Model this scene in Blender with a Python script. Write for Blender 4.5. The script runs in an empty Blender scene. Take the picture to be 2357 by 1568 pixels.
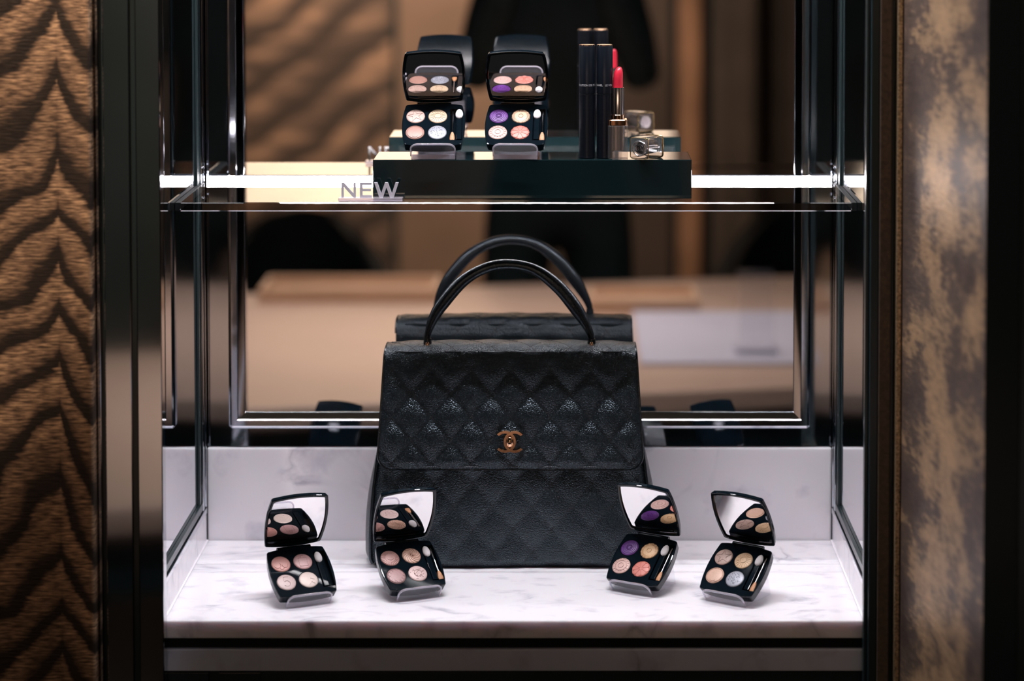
import bpy, bmesh, math, random
from math import sin, cos, pi, radians, sqrt, atan2
from mathutils import Vector, Matrix
random.seed(7)
S = bpy.context.scene
COL = S.collection

# ------------------------------------------------------------------ camera
cam_d = bpy.data.cameras.new('camera')
cam = bpy.data.objects.new('camera', cam_d)
COL.objects.link(cam)
cam.location = (0.0508, -2.3564, 0.7326)
cam.rotation_euler = (radians(90 - 2.7065), 0, 0)
cam_d.sensor_width = 36.0
cam_d.lens = 84.005
cam_d.shift_x = -0.05155
cam_d.shift_y = -0.33263
cam_d.clip_start = 0.02
cam_d.dof.use_dof = True
cam_d.dof.focus_distance = 2.52
cam_d.dof.aperture_fstop = 3.0
S.camera = cam

# ------------------------------------------------------------------ world, exposure, large lights
w = bpy.data.worlds.new('world')
S.world = w
w.use_nodes = True
w.node_tree.nodes['Background'].inputs['Color'].default_value = (0.55, 0.75, 0.80, 1)
w.node_tree.nodes['Background'].inputs['Strength'].default_value = 0.012
S.view_settings.view_transform = 'Standard'
S.view_settings.look = 'None'
S.view_settings.exposure = 0.0
S.view_settings.gamma = 1.0
S.view_settings.use_curve_mapping = False
S.cycles.max_bounces = 14
S.cycles.glossy_bounces = 8
S.cycles.transmission_bounces = 8
S.cycles.transparent_max_bounces = 24
S.cycles.sample_clamp_indirect = 6.0


def area(name, loc, rot, sx, sy, power, color, spread=180):
    d = bpy.data.lights.new(name, 'AREA')
    d.shape = 'RECTANGLE'
    d.size, d.size_y = sx, sy
    d.energy = power
    d.color = color
    d.spread = radians(spread)
    o = bpy.data.objects.new(name, d)
    o.location = loc
    o.rotation_euler = rot
    COL.objects.link(o)
    return o


# LED line under the niche ceiling
area('niche_led_light', (0, 0.017, 1.118), (0, 0, 0), 0.66, 0.008, 6.9, (0.985, 0.965, 1.0), 130)
# store ceiling lights behind the camera and above the display table
area('store_light_table', (-0.2, -1.75, 1.75), (0, 0, 0), 1.4, 0.7, 7.6, (1.0, 0.90, 0.86), 58)
area('store_light_rear', (-0.45, -3.9, 1.75), (radians(-30), 0, 0), 1.1, 0.4, 22, (1.0, 0.80, 0.62), 90)


def spot(name, loc, target, power, color, ang, blend=0.6, r=0.03):
    d = bpy.data.lights.new(name, 'SPOT')
    d.energy = power
    d.color = color
    d.spot_size = radians(ang)
    d.spot_blend = blend
    d.shadow_soft_size = r
    o = bpy.data.objects.new(name, d)
    o.location = loc
    o.rotation_euler = (Vector(target) - Vector(loc)).to_track_quat('-Z', 'Y').to_euler()
    COL.objects.link(o)
    return o


spot('spot_left_panel', (-0.62, -1.0, 1.55), (-0.63, -0.03, 0.58), 105, (1.0, 0.80, 0.64), 25, 0.5)
spot('spot_right_panel', (0.05, -0.50, 1.6), (0.41, -0.12, 0.25), 5, (1.0, 0.80, 0.62), 34, 0.9)


# ------------------------------------------------------------------ materials
MATS = {}


def mat(name, base=(0.5, 0.5, 0.5), rough=0.5, metal=0.0, spec=0.5, coat=0.0, coat_rough=0.03, noise=0.0, nscale=40,
        bump=0.0, bscale=200, emit=None, estr=0.0):
    if name in MATS:
        return MATS[name]
    m = bpy.data.materials.new(name)
    m.use_nodes = True
    nt = m.node_tree
    b = nt.nodes['Principled BSDF']
    b.inputs['Base Color'].default_value = (*base, 1)
    b.inputs['Roughness'].default_value = rough
    b.inputs['Metallic'].default_value = metal
    b.inputs['Specular IOR Level'].default_value = spec
    b.inputs['Coat Weight'].default_value = coat
    b.inputs['Coat Roughness'].default_value = coat_rough
    if noise or bump:
        tc = nt.nodes.new('ShaderNodeTexCoord')
    if noise:
        n = nt.nodes.new('ShaderNodeTexNoise')
        n.inputs['Scale'].default_value = nscale
        n.inputs['Detail'].default_value = 4
        nt.links.new(tc.outputs['Object'], n.inputs['Vector'])
        r = nt.nodes.new('ShaderNodeValToRGB')
        r.color_ramp.elements[0].position = 0.3
        r.color_ramp.elements[1].position = 0.7
        r.color_ramp.elements[0].color = (*[c * (1 - noise) for c in base], 1)
        r.color_ramp.elements[1].color = (*[min(1, c * (1 + noise)) for c in base], 1)
        nt.links.new(n.outputs['Fac'], r.inputs['Fac'])
        nt.links.new(r.outputs['Color'], b.inputs['Base Color'])
    if bump:
        n2 = nt.nodes.new('ShaderNodeTexNoise')
        n2.inputs['Scale'].default_value = bscale
        nt.links.new(tc.outputs['Object'], n2.inputs['Vector'])
        bp = nt.nodes.new('ShaderNodeBump')
        bp.inputs['Strength'].default_value = bump
        bp.inputs['Distance'].default_value = 0.0005
        nt.links.new(n2.outputs['Fac'], bp.inputs['Height'])
        nt.links.new(bp.outputs['Normal'], b.inputs['Normal'])
    if emit:
        b.inputs['Emission Color'].default_value = (*emit, 1)
        b.inputs['Emission Strength'].default_value = estr
    MATS[name] = m
    return m


def clear_mat(name, tint=(0.96, 0.97, 0.98), ior=1.5, rough=0.0, haze=0.0, hazecol=(0.8, 0.78, 0.85)):
    """clear glass or acrylic: fresnel reflection over a straight-through tint"""
    m = bpy.data.materials.new(name)
    m.use_nodes = True
    nt = m.node_tree
    out = nt.nodes['Material Output']
    nt.nodes.remove(nt.nodes['Principled BSDF'])
    t = nt.nodes.new('ShaderNodeBsdfTransparent')
    t.inputs['Color'].default_value = (*tint, 1)
    g = nt.nodes.new('ShaderNodeBsdfGlossy')
    g.inputs['Roughness'].default_value = rough
    g.inputs['Color'].default_value = (1, 1, 1, 1)
    fr = nt.nodes.new('ShaderNodeFresnel')
    fr.inputs['IOR'].default_value = ior
    mx = nt.nodes.new('ShaderNodeMixShader')
    geo = nt.nodes.new('ShaderNodeNewGeometry')   # reflect on the outer skin only; the ray runs straight through
    outer = math_node(nt, 'SUBTRACT', 1.0, geo.outputs['Backfacing'])
    nt.links.new(math_node(nt, 'MULTIPLY', fr.outputs[0], outer), mx.inputs[0])
    src = t.outputs[0]
    if haze:
        df = nt.nodes.new('ShaderNodeBsdfDiffuse')
        df.inputs['Color'].default_value = (*hazecol, 1)
        mh = nt.nodes.new('ShaderNodeMixShader')
        mh.inputs[0].default_value = haze
        nt.links.new(t.outputs[0], mh.inputs[1])
        nt.links.new(df.outputs[0], mh.inputs[2])
        src = mh.outputs[0]
    nt.links.new(src, mx.inputs[1])
    nt.links.new(g.outputs[0], mx.inputs[2])
    nt.links.new(mx.outputs[0], out.inputs['Surface'])
    MATS[name] = m
    return m


def glass_mat(name, col=(1, 1, 1), ior=1.5, rough=0.0):
    m = mat(name, col, rough)
    b = m.node_tree.nodes['Principled BSDF']
    b.inputs['Transmission Weight'].default_value = 1.0
    b.inputs['IOR'].default_value = ior
    return m


def ramp(nt, stops, interp='LINEAR'):
    r = nt.nodes.new('ShaderNodeValToRGB')
    cr = r.color_ramp
    cr.interpolation = interp
    while len(cr.elements) < len(stops):
        cr.elements.new(0.5)
    for e, (p, c) in zip(cr.elements, stops):
        e.position = p
        e.color = (*c, 1) if len(c) == 3 else c
    return r


def math_node(nt, op, a, b=None, clamp=False):
    n = nt.nodes.new('ShaderNodeMath')
    n.operation = op
    n.use_clamp = clamp
    for i, x in enumerate((a, b)):
        if x is None:
            continue
        if isinstance(x, (int, float)):
            n.inputs[i].default_value = x
        else:
            nt.links.new(x, n.inputs[i])
    return n.outputs[0]


def marble(name, base=(0.86, 0.83, 0.88), vein=(0.34, 0.34, 0.42), seed=0.0, scale=9.0):
    m = mat(name, base, 0.16, 0, 0.5)
    nt = m.node_tree
    b = nt.nodes['Principled BSDF']
    b.inputs['Subsurface Weight'].default_value = 0.7
    b.inputs['Subsurface Radius'].default_value = (1.0, 0.85, 0.85)
    b.inputs['Subsurface Scale'].default_value = 0.007
    tc = nt.nodes.new('ShaderNodeTexCoord')
    mp = nt.nodes.new('ShaderNodeMapping')
    mp.inputs['Location'].default_value = (seed, seed * 0.7, seed * 1.3)
    mp.inputs['Scale'].default_value = (1, 1.6, 1)
    nt.links.new(tc.outputs['Object'], mp.inputs['Vector'])
    n = nt.nodes.new('ShaderNodeTexNoise')
    n.inputs['Scale'].default_value = scale
    n.inputs['Detail'].default_value = 8
    n.inputs['Distortion'].default_value = 1.1
    nt.links.new(mp.outputs[0], n.inputs['Vector'])
    a = math_node(nt, 'SUBTRACT', n.outputs['Fac'], 0.5)
    a = math_node(nt, 'ABSOLUTE', a)
    r = ramp(nt, [(0.0, (1, 1, 1)), (0.012, (0.55, 0.55, 0.55)), (0.05, (0, 0, 0))])
    nt.links.new(a, r.inputs['Fac'])
    n2 = nt.nodes.new('ShaderNodeTexNoise')
    n2.inputs['Scale'].default_value = scale * 1.3
    n2.inputs['Detail'].default_value = 3
    nt.links.new(mp.outputs[0], n2.inputs['Vector'])
    r2 = ramp(nt, [(0.50, (0, 0, 0)), (0.68, (1, 1, 1))])
    nt.links.new(n2.outputs['Fac'], r2.inputs['Fac'])
    k = math_node(nt, 'MULTIPLY', r.outputs['Color'], r2.outputs['Color'])
    k = math_node(nt, 'MULTIPLY', k, 0.72)
    n3 = nt.nodes.new('ShaderNodeTexNoise')
    n3.inputs['Scale'].default_value = scale * 3.2
    n3.inputs['Detail'].default_value = 5
    nt.links.new(mp.outputs[0], n3.inputs['Vector'])
    r3 = ramp(nt, [(0.56, (0, 0, 0)), (0.78, (1, 1, 1))])
    nt.links.new(n3.outputs['Fac'], r3.inputs['Fac'])
    k2 = math_node(nt, 'MULTIPLY', r3.outputs['Color'], 0.50)
    k = math_node(nt, 'ADD', k, k2, True)
    mx = nt.nodes.new('ShaderNodeMixRGB')
    mx.inputs[1].default_value = (*base, 1)
    mx.inputs[2].default_value = (*vein, 1)
    nt.links.new(k, mx.inputs[0])
    nt.links.new(mx.outputs[0], b.inputs['Base Color'])
    return m


def moire(name, xc=-0.443, gold=(0.80, 0.50, 0.29), mid=(0.30, 0.18, 0.11), dark=(0.020, 0.016, 0.014), K=17.0, sl=0.40, sr=0.66, pw=0.7, dash=(75, 560), nz=3.0, nsc=5.5,
          metal=0.50, rough=0.42, jag=0.30, dk=0.34):
    """gilded panel with cathedral wood-grain bands woven from short horizontal dashes"""
    m = mat(name, gold, rough, metal)
    nt = m.node_tree
    b = nt.nodes['Principled BSDF']
    tc = nt.nodes.new('ShaderNodeTexCoord')
    sp = nt.nodes.new('ShaderNodeSeparateXYZ')
    nt.links.new(tc.outputs['Object'], sp.inputs[0])
    dx = math_node(nt, 'SUBTRACT', sp.outputs['X'], xc)
    right = math_node(nt, 'MULTIPLY', math_node(nt, 'POWER', math_node(nt, 'MAXIMUM', dx, 0.0), pw), sr)
    left = math_node(nt, 'MULTIPLY', math_node(nt, 'POWER', math_node(nt, 'MAXIMUM', math_node(nt, 'MULTIPLY', dx, -1.0), 0.0), pw), sl)

    def noise(scale, detail):
        mp = nt.nodes.new('ShaderNodeMapping')
        mp.inputs['Scale'].default_value = scale
        nt.links.new(tc.outputs['Object'], mp.inputs[0])
        n = nt.nodes.new('ShaderNodeTexNoise')
        n.inputs['Scale'].default_value = 1.0
        n.inputs['Detail'].default_value = detail
        nt.links.new(mp.outputs[0], n.inputs['Vector'])
        return n.outputs['Fac']
    n1 = noise((nsc * 1.3, nsc * 1.3, nsc), 2)
    n2 = noise((dash[0] * 0.5, dash[0] * 0.5, dash[1] * 0.6), 2)
    d = noise((dash[0], dash[0], dash[1]), 3)
    big = noise((nsc * 3, nsc * 3, nsc * 3), 3)
    g = math_node(nt, 'MULTIPLY', math_node(nt, 'ADD', sp.outputs['Z'], math_node(nt, 'ADD', left, right)), K)
    g = math_node(nt, 'ADD', g, math_node(nt, 'MULTIPLY', n1, nz))
    g = math_node(nt, 'ADD', g, math_node(nt, 'MULTIPLY', n2, jag))
    fr = math_node(nt, 'FRACT', g)
    band = ramp(nt, [(0.0, (0.75, 0.75, 0.75)), (0.10, (0.02, 0.02, 0.02)), (dk, (0.05, 0.05, 0.05)), (dk + 0.16, (0.55, 0.55, 0.55)), (0.85, (1, 1, 1)), (1.0, (0.75, 0.75, 0.75))])
    nt.links.new(fr, band.inputs['Fac'])
    dr = ramp(nt, [(0.36, (0.12, 0.12, 0.12)), (0.50, (0.45, 0.45, 0.45)), (0.66, (1, 1, 1))])
    nt.links.new(d, dr.inputs['Fac'])
    br = ramp(nt, [(0.30, (0.55, 0.55, 0.55)), (0.65, (1, 1, 1))])
    nt.links.new(big, br.inputs['Fac'])
    k = math_node(nt, 'MULTIPLY', band.outputs['Color'], dr.outputs['Color'])
    k = math_node(nt, 'MULTIPLY', k, br.outputs['Color'])
    col = ramp(nt, [(0.0, dark), (0.30, mid), (0.85, gold)])
    nt.links.new(k, col.inputs['Fac'])
    nt.links.new(col.outputs['Color'], b.inputs['Base Color'])
    bp = nt.nodes.new('ShaderNodeBump')
    bp.inputs['Strength'].default_value = 0.5
    bp.inputs['Distance'].default_value = 0.0010
    nt.links.new(d, bp.inputs['Height'])
    nt.links.new(bp.outputs['Normal'], b.inputs['Normal'])
    return m


def mottled(name):
    """gilded side panel: smooth brown with ragged gilding"""
    m = mat(name, (0.5, 0.3, 0.2), 0.45, 0.55)
    nt = m.node_tree
    b = nt.nodes['Principled BSDF']
    tc = nt.nodes.new('ShaderNodeTexCoord')
    sp = nt.nodes.new('ShaderNodeSeparateXYZ')
    nt.links.new(tc.outputs['Object'], sp.inputs[0])

    def noise(scale, detail, rough=0.5):
        mp = nt.nodes.new('ShaderNodeMapping')
        mp.inputs['Scale'].default_value = scale
        nt.links.new(tc.outputs['Object'], mp.inputs[0])
        n = nt.nodes.new('ShaderNodeTexNoise')
        n.inputs['Scale'].default_value = 1.0
        n.inputs['Detail'].default_value = detail
        n.inputs['Roughness'].default_value = rough
        nt.links.new(mp.outputs[0], n.inputs['Vector'])
        return n.outputs['Fac']
    a = noise((12, 12, 19), 5, 0.6)
    f = noise((50, 50, 210), 3)
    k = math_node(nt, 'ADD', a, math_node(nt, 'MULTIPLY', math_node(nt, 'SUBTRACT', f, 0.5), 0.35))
    # gilding fades to brown towards both long edges of the panel
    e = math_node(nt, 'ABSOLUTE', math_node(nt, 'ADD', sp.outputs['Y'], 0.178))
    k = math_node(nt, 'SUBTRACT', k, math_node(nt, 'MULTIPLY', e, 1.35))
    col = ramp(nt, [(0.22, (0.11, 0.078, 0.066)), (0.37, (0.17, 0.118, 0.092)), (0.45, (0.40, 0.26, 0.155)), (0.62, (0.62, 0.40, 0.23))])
    nt.links.new(k, col.inputs['Fac'])
    nt.links.new(col.outputs['Color'], b.inputs['Base Color'])
    bp = nt.nodes.new('ShaderNodeBump')
    bp.inputs['Strength'].default_value = 0.4
    bp.inputs['Distance'].default_value = 0.0015
    nt.links.new(f, bp.inputs['Height'])
    nt.links.new(bp.outputs['Normal'], b.inputs['Normal'])
    return m


def leather(name, base=(0.004, 0.007, 0.010), cell=820.0, strength=0.55, rough=0.28):
    m = mat(name, base, rough, 0, 0.7)
    nt = m.node_tree
    b = nt.nodes['Principled BSDF']
    b.inputs['Specular Tint'].default_value = (0.72, 0.88, 1.0, 1)
    tc = nt.nodes.new('ShaderNodeTexCoord')
    v = nt.nodes.new('ShaderNodeTexVoronoi')
    v.feature = 'SMOOTH_F1'
    v.inputs['Scale'].default_value = cell
    v.inputs['Smoothness'].default_value = 0.4
    nt.links.new(tc.outputs['Object'], v.inputs['Vector'])
    inv = math_node(nt, 'SUBTRACT', 1.0, v.outputs['Distance'])
    bp = nt.nodes.new('ShaderNodeBump')
    bp.inputs['Strength'].default_value = strength
    bp.inputs['Distance'].default_value = 0.0014
    nt.links.new(inv, bp.inputs['Height'])
    nt.links.new(bp.outputs['Normal'], b.inputs['Normal'])
    return m


M_MARBLE = marble('white_marble')
M_MARBLE2 = marble('white_marble_rear', seed=3.1)
M_MARBLE3 = marble('white_marble_upstand', seed=7.7, scale=7.0)
M_MARBLE4 = marble('grey_marble_strip', base=(0.62, 0.66, 0.80), seed=5.2)
M_CAULK = mat('white_joint', (0.86, 0.82, 0.88), 0.5, noise=0.04)
M_MIRROR = mat('mirror_glass', (0.86, 0.84, 0.84), 0.0, 1.0)
M_SIDEMIRROR = mat('side_mirror_glass', (0.84, 0.84, 0.86), 0.0, 1.0)
M_STEEL = mat('polished_steel', (0.50, 0.53, 0.57), 0.04, 1.0, bump=0.02, bscale=12)
M_CHROME = mat('bright_chrome', (0.72, 0.74, 0.78), 0.06, 1.0, bump=0.02, bscale=60)
M_LACQ = mat('polished_bronze', (0.50, 0.51, 0.53), 0.06, 1.0, bump=0.05, bscale=9)
M_BLACKM = mat('black_metal', (0.016, 0.029, 0.032), 0.25, 0.0, bump=0.03, bscale=80)
M_SHADOW = mat('black_gap', (0.002, 0.004, 0.0045), 0.6, 0, 0.2, noise=0.2)
M_GLOSSBLK = mat('gloss_black_acrylic', (0.006, 0.015, 0.017), 0.03, 0, 0.5, bump=0.01, bscale=50)
M_CASE = mat('gloss_black_case', (0.003, 0.0065, 0.010), 0.06, 0, 0.36, bump=0.015, bscale=90)
M_CASEIN = mat('satin_black_tray', (0.003, 0.0055, 0.008), 0.14, 0, 0.5, bump=0.015, bscale=90)
M_GLASS = clear_mat('shelf_glass', (0.975, 0.985, 0.985))
M_GLASSEDGE = clear_mat('shelf_glass_edge', (0.40, 0.36, 0.36), ior=3.0)
M_ACRYL = clear_mat('clear_acrylic', (0.975, 0.975, 0.985), ior=1.35, haze=0.04)
M_ACRYLE = clear_mat('clear_acrylic_edge', (0.88, 0.86, 0.92), ior=1.9, haze=0.30, hazecol=(0.85, 0.80, 0.88))
M_LED = mat('led_diffuser', (1, 1, 1), 0.4, emit=(1.0, 0.91, 0.91), estr=60.0, noise=0.02)
M_LEDDOT = mat('led_diode', (1, 1, 1), 0.4, emit=(0.95, 0.97, 1.0), estr=60.0, noise=0.02)
M_ALU = mat('grey_aluminium', (0.30, 0.34, 0.42), 0.35, 1.0, noise=0.05)
M_LEATHER = leather('grained_black_leather')
M_LEATHER2 = leather('smooth_black_leather', base=(0.006, 0.008, 0.010), cell=900, strength=0.12, rough=0.24)
M_STITCH = mat('black_thread', (0.012, 0.014, 0.016), 0.5, noise=0.2, nscale=300)
M_GOLD = mat('rose_gold', (0.90, 0.56, 0.36), 0.12, 1.0, bump=0.03, bscale=300)
M_GOLDB = mat('yellow_gold', (0.86, 0.62, 0.30), 0.14, 1.0, bump=0.03, bscale=300)
M_WHITE = mat('white_plastic', (0.72, 0.69, 0.78), 0.35, noise=0.03)
M_SPONGE = mat('white_sponge', (0.74, 0.70, 0.72), 0.8, bump=0.3, bscale=900)
M_BRISTLE = mat('brown_bristles', (0.50, 0.24, 0.12), 0.55, noise=0.3, nscale=900)
M_LIP = mat('red_lipstick_wax', (0.60, 0.018, 0.045), 0.32, 0, 0.5, noise=0.06, nscale=200)
M_PRINT = mat('white_print', (0.55, 0.55, 0.58), 0.5, noise=0.03)
M_TUBE = mat('black_ribbed_tube', (0.003, 0.005, 0.009), 0.30, 0, 0.35, noise=0.1)
M_BEIGE = mat('beige_tabletop', (0.50, 0.35, 0.27), 0.34, noise=0.06, nscale=3)
M_BEIGE2 = mat('beige_leatherette', (0.62, 0.40, 0.26), 0.45, noise=0.08, nscale=6)
M_PALE = mat('lavender_white', (0.52, 0.51, 0.60), 0.45, noise=0.03, nscale=8)
M_DARKWALL = mat('dark_wall', (0.045, 0.060, 0.064), 0.5, noise=0.25, nscale=2)
M_CURTAIN = mat('brown_curtain', (0.060, 0.042, 0.032), 0.8, noise=0.25, nscale=5)
M_TAUPE = mat('taupe_panel', (0.26, 0.165, 0.115), 0.5, noise=0.18, nscale=2.4)
M_ORANGE = mat('amber_strip', (0.36, 0.19, 0.11), 0.5, noise=0.3, nscale=5)
M_FLOORM = mat('dark_store_floor', (0.004, 0.006, 0.007), 0.6, 0, 0.2, noise=0.2, nscale=3)
M_CEIL = mat('dark_store_ceiling', (0.03, 0.045, 0.048), 0.8, noise=0.1, nscale=3)
M_CLOTH = mat('black_cloth', (0.012, 0.026, 0.028), 0.85, noise=0.2, nscale=20)
M_SKIN = mat('skin', (0.50, 0.30, 0.22), 0.5, noise=0.06, nscale=20)
M_HAIR = mat('dark_hair', (0.02, 0.014, 0.010), 0.5, noise=0.3, nscale=80)
M_CHAIR = mat('black_upholstery', (0.010, 0.020, 0.022), 0.7, noise=0.2, nscale=30)
M_GOLDPANEL = moire('gilded_grain_panel')
M_GOLDROOM = moire('gilded_grain_wall', xc=-0.2, K=6.5, sl=0.75, sr=0.8, pw=1.0, dash=(5, 26), nz=1.6, nsc=1.6, gold=(0.46, 0.27, 0.17), mid=(0.19, 0.12, 0.085), dark=(0.055, 0.038, 0.030), metal=0.1, rough=0.6, jag=0.25)
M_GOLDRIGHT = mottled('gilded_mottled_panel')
M_BACKLIT = mat('backlit_cream_panel', (0.8, 0.7, 0.55), 0.5, emit=(1.0, 0.74, 0.56), estr=1.45, noise=0.05, nscale=2)
M_BROWNFELT = mat('brown_textured_strip', (0.085, 0.058, 0.040), 0.55, noise=0.35, nscale=260, bump=0.4, bscale=700)
M_GLITTER = mat('gold_glitter_edge', (0.50, 0.36, 0.22), 0.40, 0.8, noise=0.6, nscale=420, bump=0.5, bscale=800)


# ------------------------------------------------------------------ object helpers
def put(o, label=None, cat=None, group=None, kind=None):
    if label:
        o['label'] = label
    if cat:
        o['category'] = cat
    if group:
        o['group'] = group
    if kind:
        o['kind'] = kind
    return o


def empty(name, loc=(0, 0, 0), rz=0.0):
    o = bpy.data.objects.new(name, None)
    o.location = loc
    o.rotation_euler = (0, 0, rz)
    o.empty_display_size = 0.01
    COL.objects.link(o)
    return o


def mk(name, verts, faces, m, parent=None, smooth=False, bevel=0.0, bseg=2, auto=None):
    me = bpy.data.meshes.new(name)
    me.from_pydata([tuple(v) for v in verts], [], faces)
    me.update()
    bm = bmesh.new()
    bm.from_mesh(me)
    bmesh.ops.recalc_face_normals(bm, faces=bm.faces)
    if bevel > 0:
        es = [e for e in bm.edges if len(e.link_faces) == 2 and e.calc_face_angle() > 0.6]
        bmesh.ops.bevel(bm, geom=es, offset=bevel, segments=bseg, profile=0.5, affect='EDGES')
    if smooth:
        for f in bm.faces:
            f.smooth = True
        if auto is not None:
            for e in bm.edges:
                if len(e.link_faces) == 2 and e.calc_face_angle() > auto:
                    e.smooth = False
    bm.to_mesh(me)
    bm.free()
    me.materials.append(m)
    o = bpy.data.objects.new(name, me)
    COL.objects.link(o)
    if parent:
        o.parent = parent
    return o


def boxvf(x0, x1, y0, y1, z0, z1, base=0):
    v = [(x0, y0, z0), (x1, y0, z0), (x1, y1, z0), (x0, y1, z0), (x0, y0, z1), (x1, y0, z1), (x1, y1, z1), (x0, y1, z1)]
    f = [(0, 3, 2, 1), (4, 5, 6, 7), (0, 1, 5, 4), (1, 2, 6, 5), (2, 3, 7, 6), (3, 0, 4, 7)]
    return v, [tuple(i + base for i in q) for q in f]


def box(name, x0, x1, y0, y1, z0, z1, m, parent=None, bevel=0.0, bseg=2, smooth=False):
    v, f = boxvf(x0, x1, y0, y1, z0, z1)
    return mk(name, v, f, m, parent, bevel=bevel, bseg=bseg, smooth=smooth, auto=0.7)


def boxes(name, lst, m, parent=None):
    V, F = [], []
    for b in lst:
        v, f = boxvf(*b, base=len(V))
        V += v
        F += f
    return mk(name, V, F, m, parent)


def loft(rings, cap0=True, cap1=True, closed=True, base=0):
    V, F = [], []
    n = len(rings[0])
    for r in rings:
        V += list(r)
    for i in range(len(rings) - 1):
        for j in range(n if closed else n - 1):
            a = base + i * n + j
            b = base + i * n + (j + 1) % n
            F.append((a, b, b + n, a + n))
    if cap0:
        F.append(tuple(base + j for j in range(n))[::-1])
    if cap1:
        k = base + (len(rings) - 1) * n
        F.append(tuple(k + j for j in range(n)))
    return V, F


def lathe(name, prof, m, parent=None, n=32, loc=(0, 0, 0), smooth=True, auto=0.6):
    """prof: list of (r, z)"""
    rings = [[(loc[0] + max(r, 1e-5) * cos(2 * pi * k / n), loc[1] + max(r, 1e-5) * sin(2 * pi * k / n), loc[2] + z) for k in range(n)] for r, z in prof]
    V, F = loft(rings)
    return mk(name, V, F, m, parent, smooth=smooth, auto=auto)


def tubevf(pts, rad, n=10, base=0, caps=True, up=Vector((0, 1, 0)), aspect=1.0):
    """tube along pts; rad float or list; section ellipse: rad in plane, rad*aspect along up"""
    P = [Vector(p) for p in pts]
    rings = []
    for i, p in enumerate(P):
        t = (P[min(i + 1, len(P) - 1)] - P[max(i - 1, 0)]).normalized()
        u = up - t * up.dot(t)
        if u.length < 1e-4:
            u = Vector((1, 0, 0)) - t * t.x
        u.normalize()
        s = t.cross(u)
        r = rad[i] if isinstance(rad, (list, tuple)) else rad
        rings.append([p + s * (r * cos(2 * pi * k / n)) + u * (r * aspect * sin(2 * pi * k / n)) for k in range(n)])
    return loft(rings, caps, caps, base=base)


def tube(name, pts, rad, m, parent=None, n=10, up=Vector((0, 1, 0)), aspect=1.0):
    V, F = tubevf(pts, rad, n, up=up, aspect=aspect)
    return mk(name, V, F, m, parent, smooth=True, auto=0.9)


def struct(o):
    o['kind'] = 'structure'
    return o


# ================================================================== SETTING: the store
FZ = -0.95
struct(box('floor', -3.2, 3.2, -5.2, 0.45, FZ - 0.05, FZ, M_FLOORM))
struct(box('ceiling', -3.2, 3.2, -5.2, 0.45, 1.85, 1.92, M_CEIL))
struct(box('wall_rear', -3.2, 3.2, -5.0, -4.9, FZ, 1.85, M_DARKWALL))
struct(box('wall_left', -3.3, -3.2, -5.0, 0.45, FZ, 1.85, M_DARKWALL))
struct(box('wall_right', 3.2, 3.3, -5.0, 0.45, FZ, 1.85, M_DARKWALL))
# wall the niche is let into: pieces round the opening
struct(box('wall_niche_left', -3.2, -0.362, 0.0, 0.40, FZ, 1.85, M_BLACKM))
struct(box('wall_niche_right', 0.362, 3.2, 0.0, 0.40, FZ, 1.85, M_BLACKM))
struct(box('wall_niche_top', -0.362, 0.362, 0.0, 0.40, 1.135, 1.85, M_BLACKM))
struct(box('wall_niche_base', -0.362, 0.362, 0.012, 0.40, FZ, -0.052, M_BLACKM))
struct(box('wall_niche_back', -0.362, 0.362, 0.306, 0.40, -0.052, 1.135, M_BLACKM))

# ------------------------------------------------------------------ niche stone
t = box('marble_slab', -0.350, 0.350, 0.0, 0.2000, -0.0181, 0.0, M_MARBLE, bevel=0.0012)
put(t, 'front white marble slab that the four compacts stand on', 'marble slab')
t = box('marble_slab', -0.350, 0.350, 0.2012, 0.294, -0.0181, 0.0, M_MARBLE2, bevel=0.0004)
put(t, 'rear white marble slab under the black handbag, behind the joint', 'marble slab')
t = box('marble_upstand', -0.350, 0.350, 0.2945, 0.3055, -0.018, 0.1045, M_MARBLE3, bevel=0.0016)
put(t, 'white marble upstand along the back below the big mirror', 'marble upstand')
for sgn, side in ((-1, 'left'), (1, 'right')):
    t = box('marble_skirting', *sorted((sgn * 0.3508, sgn * 0.3605)), 0.001, 0.2935, -0.018, 0.0322, M_MARBLE3, bevel=0.0006)
    put(t, 'low marble skirting under the %s side mirror' % side, 'marble skirting')
    t = box('marble_joint', *sorted((sgn * 0.3488, sgn * 0.3512)), 0.0012, 0.2938, -0.017, 0.0009, M_CAULK)
    put(t, 'pale joint line between the floor slab and the %s skirting' % side, 'joint')
t = box('shadow_gap_rail', -0.349, 0.349, 0.006, 0.06, -0.0291, -0.0183, M_SHADOW)
put(t, 'black recessed rail between the two marble edges', 'rail')
t = box('marble_strip', -0.3495, 0.3495, 0.0, 0.06, -0.0515, -0.0291, M_MARBLE4, bevel=0.0012)
put(t, 'grey marble strip below the black recess at the bottom', 'marble strip')
# cabinet front below, chrome strips stand in for thin glints on two drawer fronts
cab = empty('base_cabinet', (0, 0, FZ))
put(cab, 'black base cabinet under the grey marble strip', 'cabinet')
box('carcass', -0.349, 0.349, 0.008, 0.0118, 0.0, 0.8983, M_BLACKM, cab)
for x0, x1 in ((-0.3485, -0.306), (-0.296, -0.254), (-0.25, 0.348)):
    d = box('drawer_front', x0, x1, 0.003, 0.0079, 0.60, 0.8965, M_BLACKM, cab, bevel=0.0005)
    if x1 < -0.2:
        box('glint_strip', x0, x1, 0.0022, 0.0029, 0.8955, 0.8965, M_CHROME, d)

# ------------------------------------------------------------------ back panel and mirror
bk = empty('back_mirror', (0, 0.305, 0.105))
put(bk, 'large wall mirror in a chrome frame behind the handbag', 'mirror')
Yp = 0.3000


def add_local(o, par):
    o.parent = par
    o.matrix_parent_inverse = Matrix.Translation(-Vector(par.location))
    return o


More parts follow.
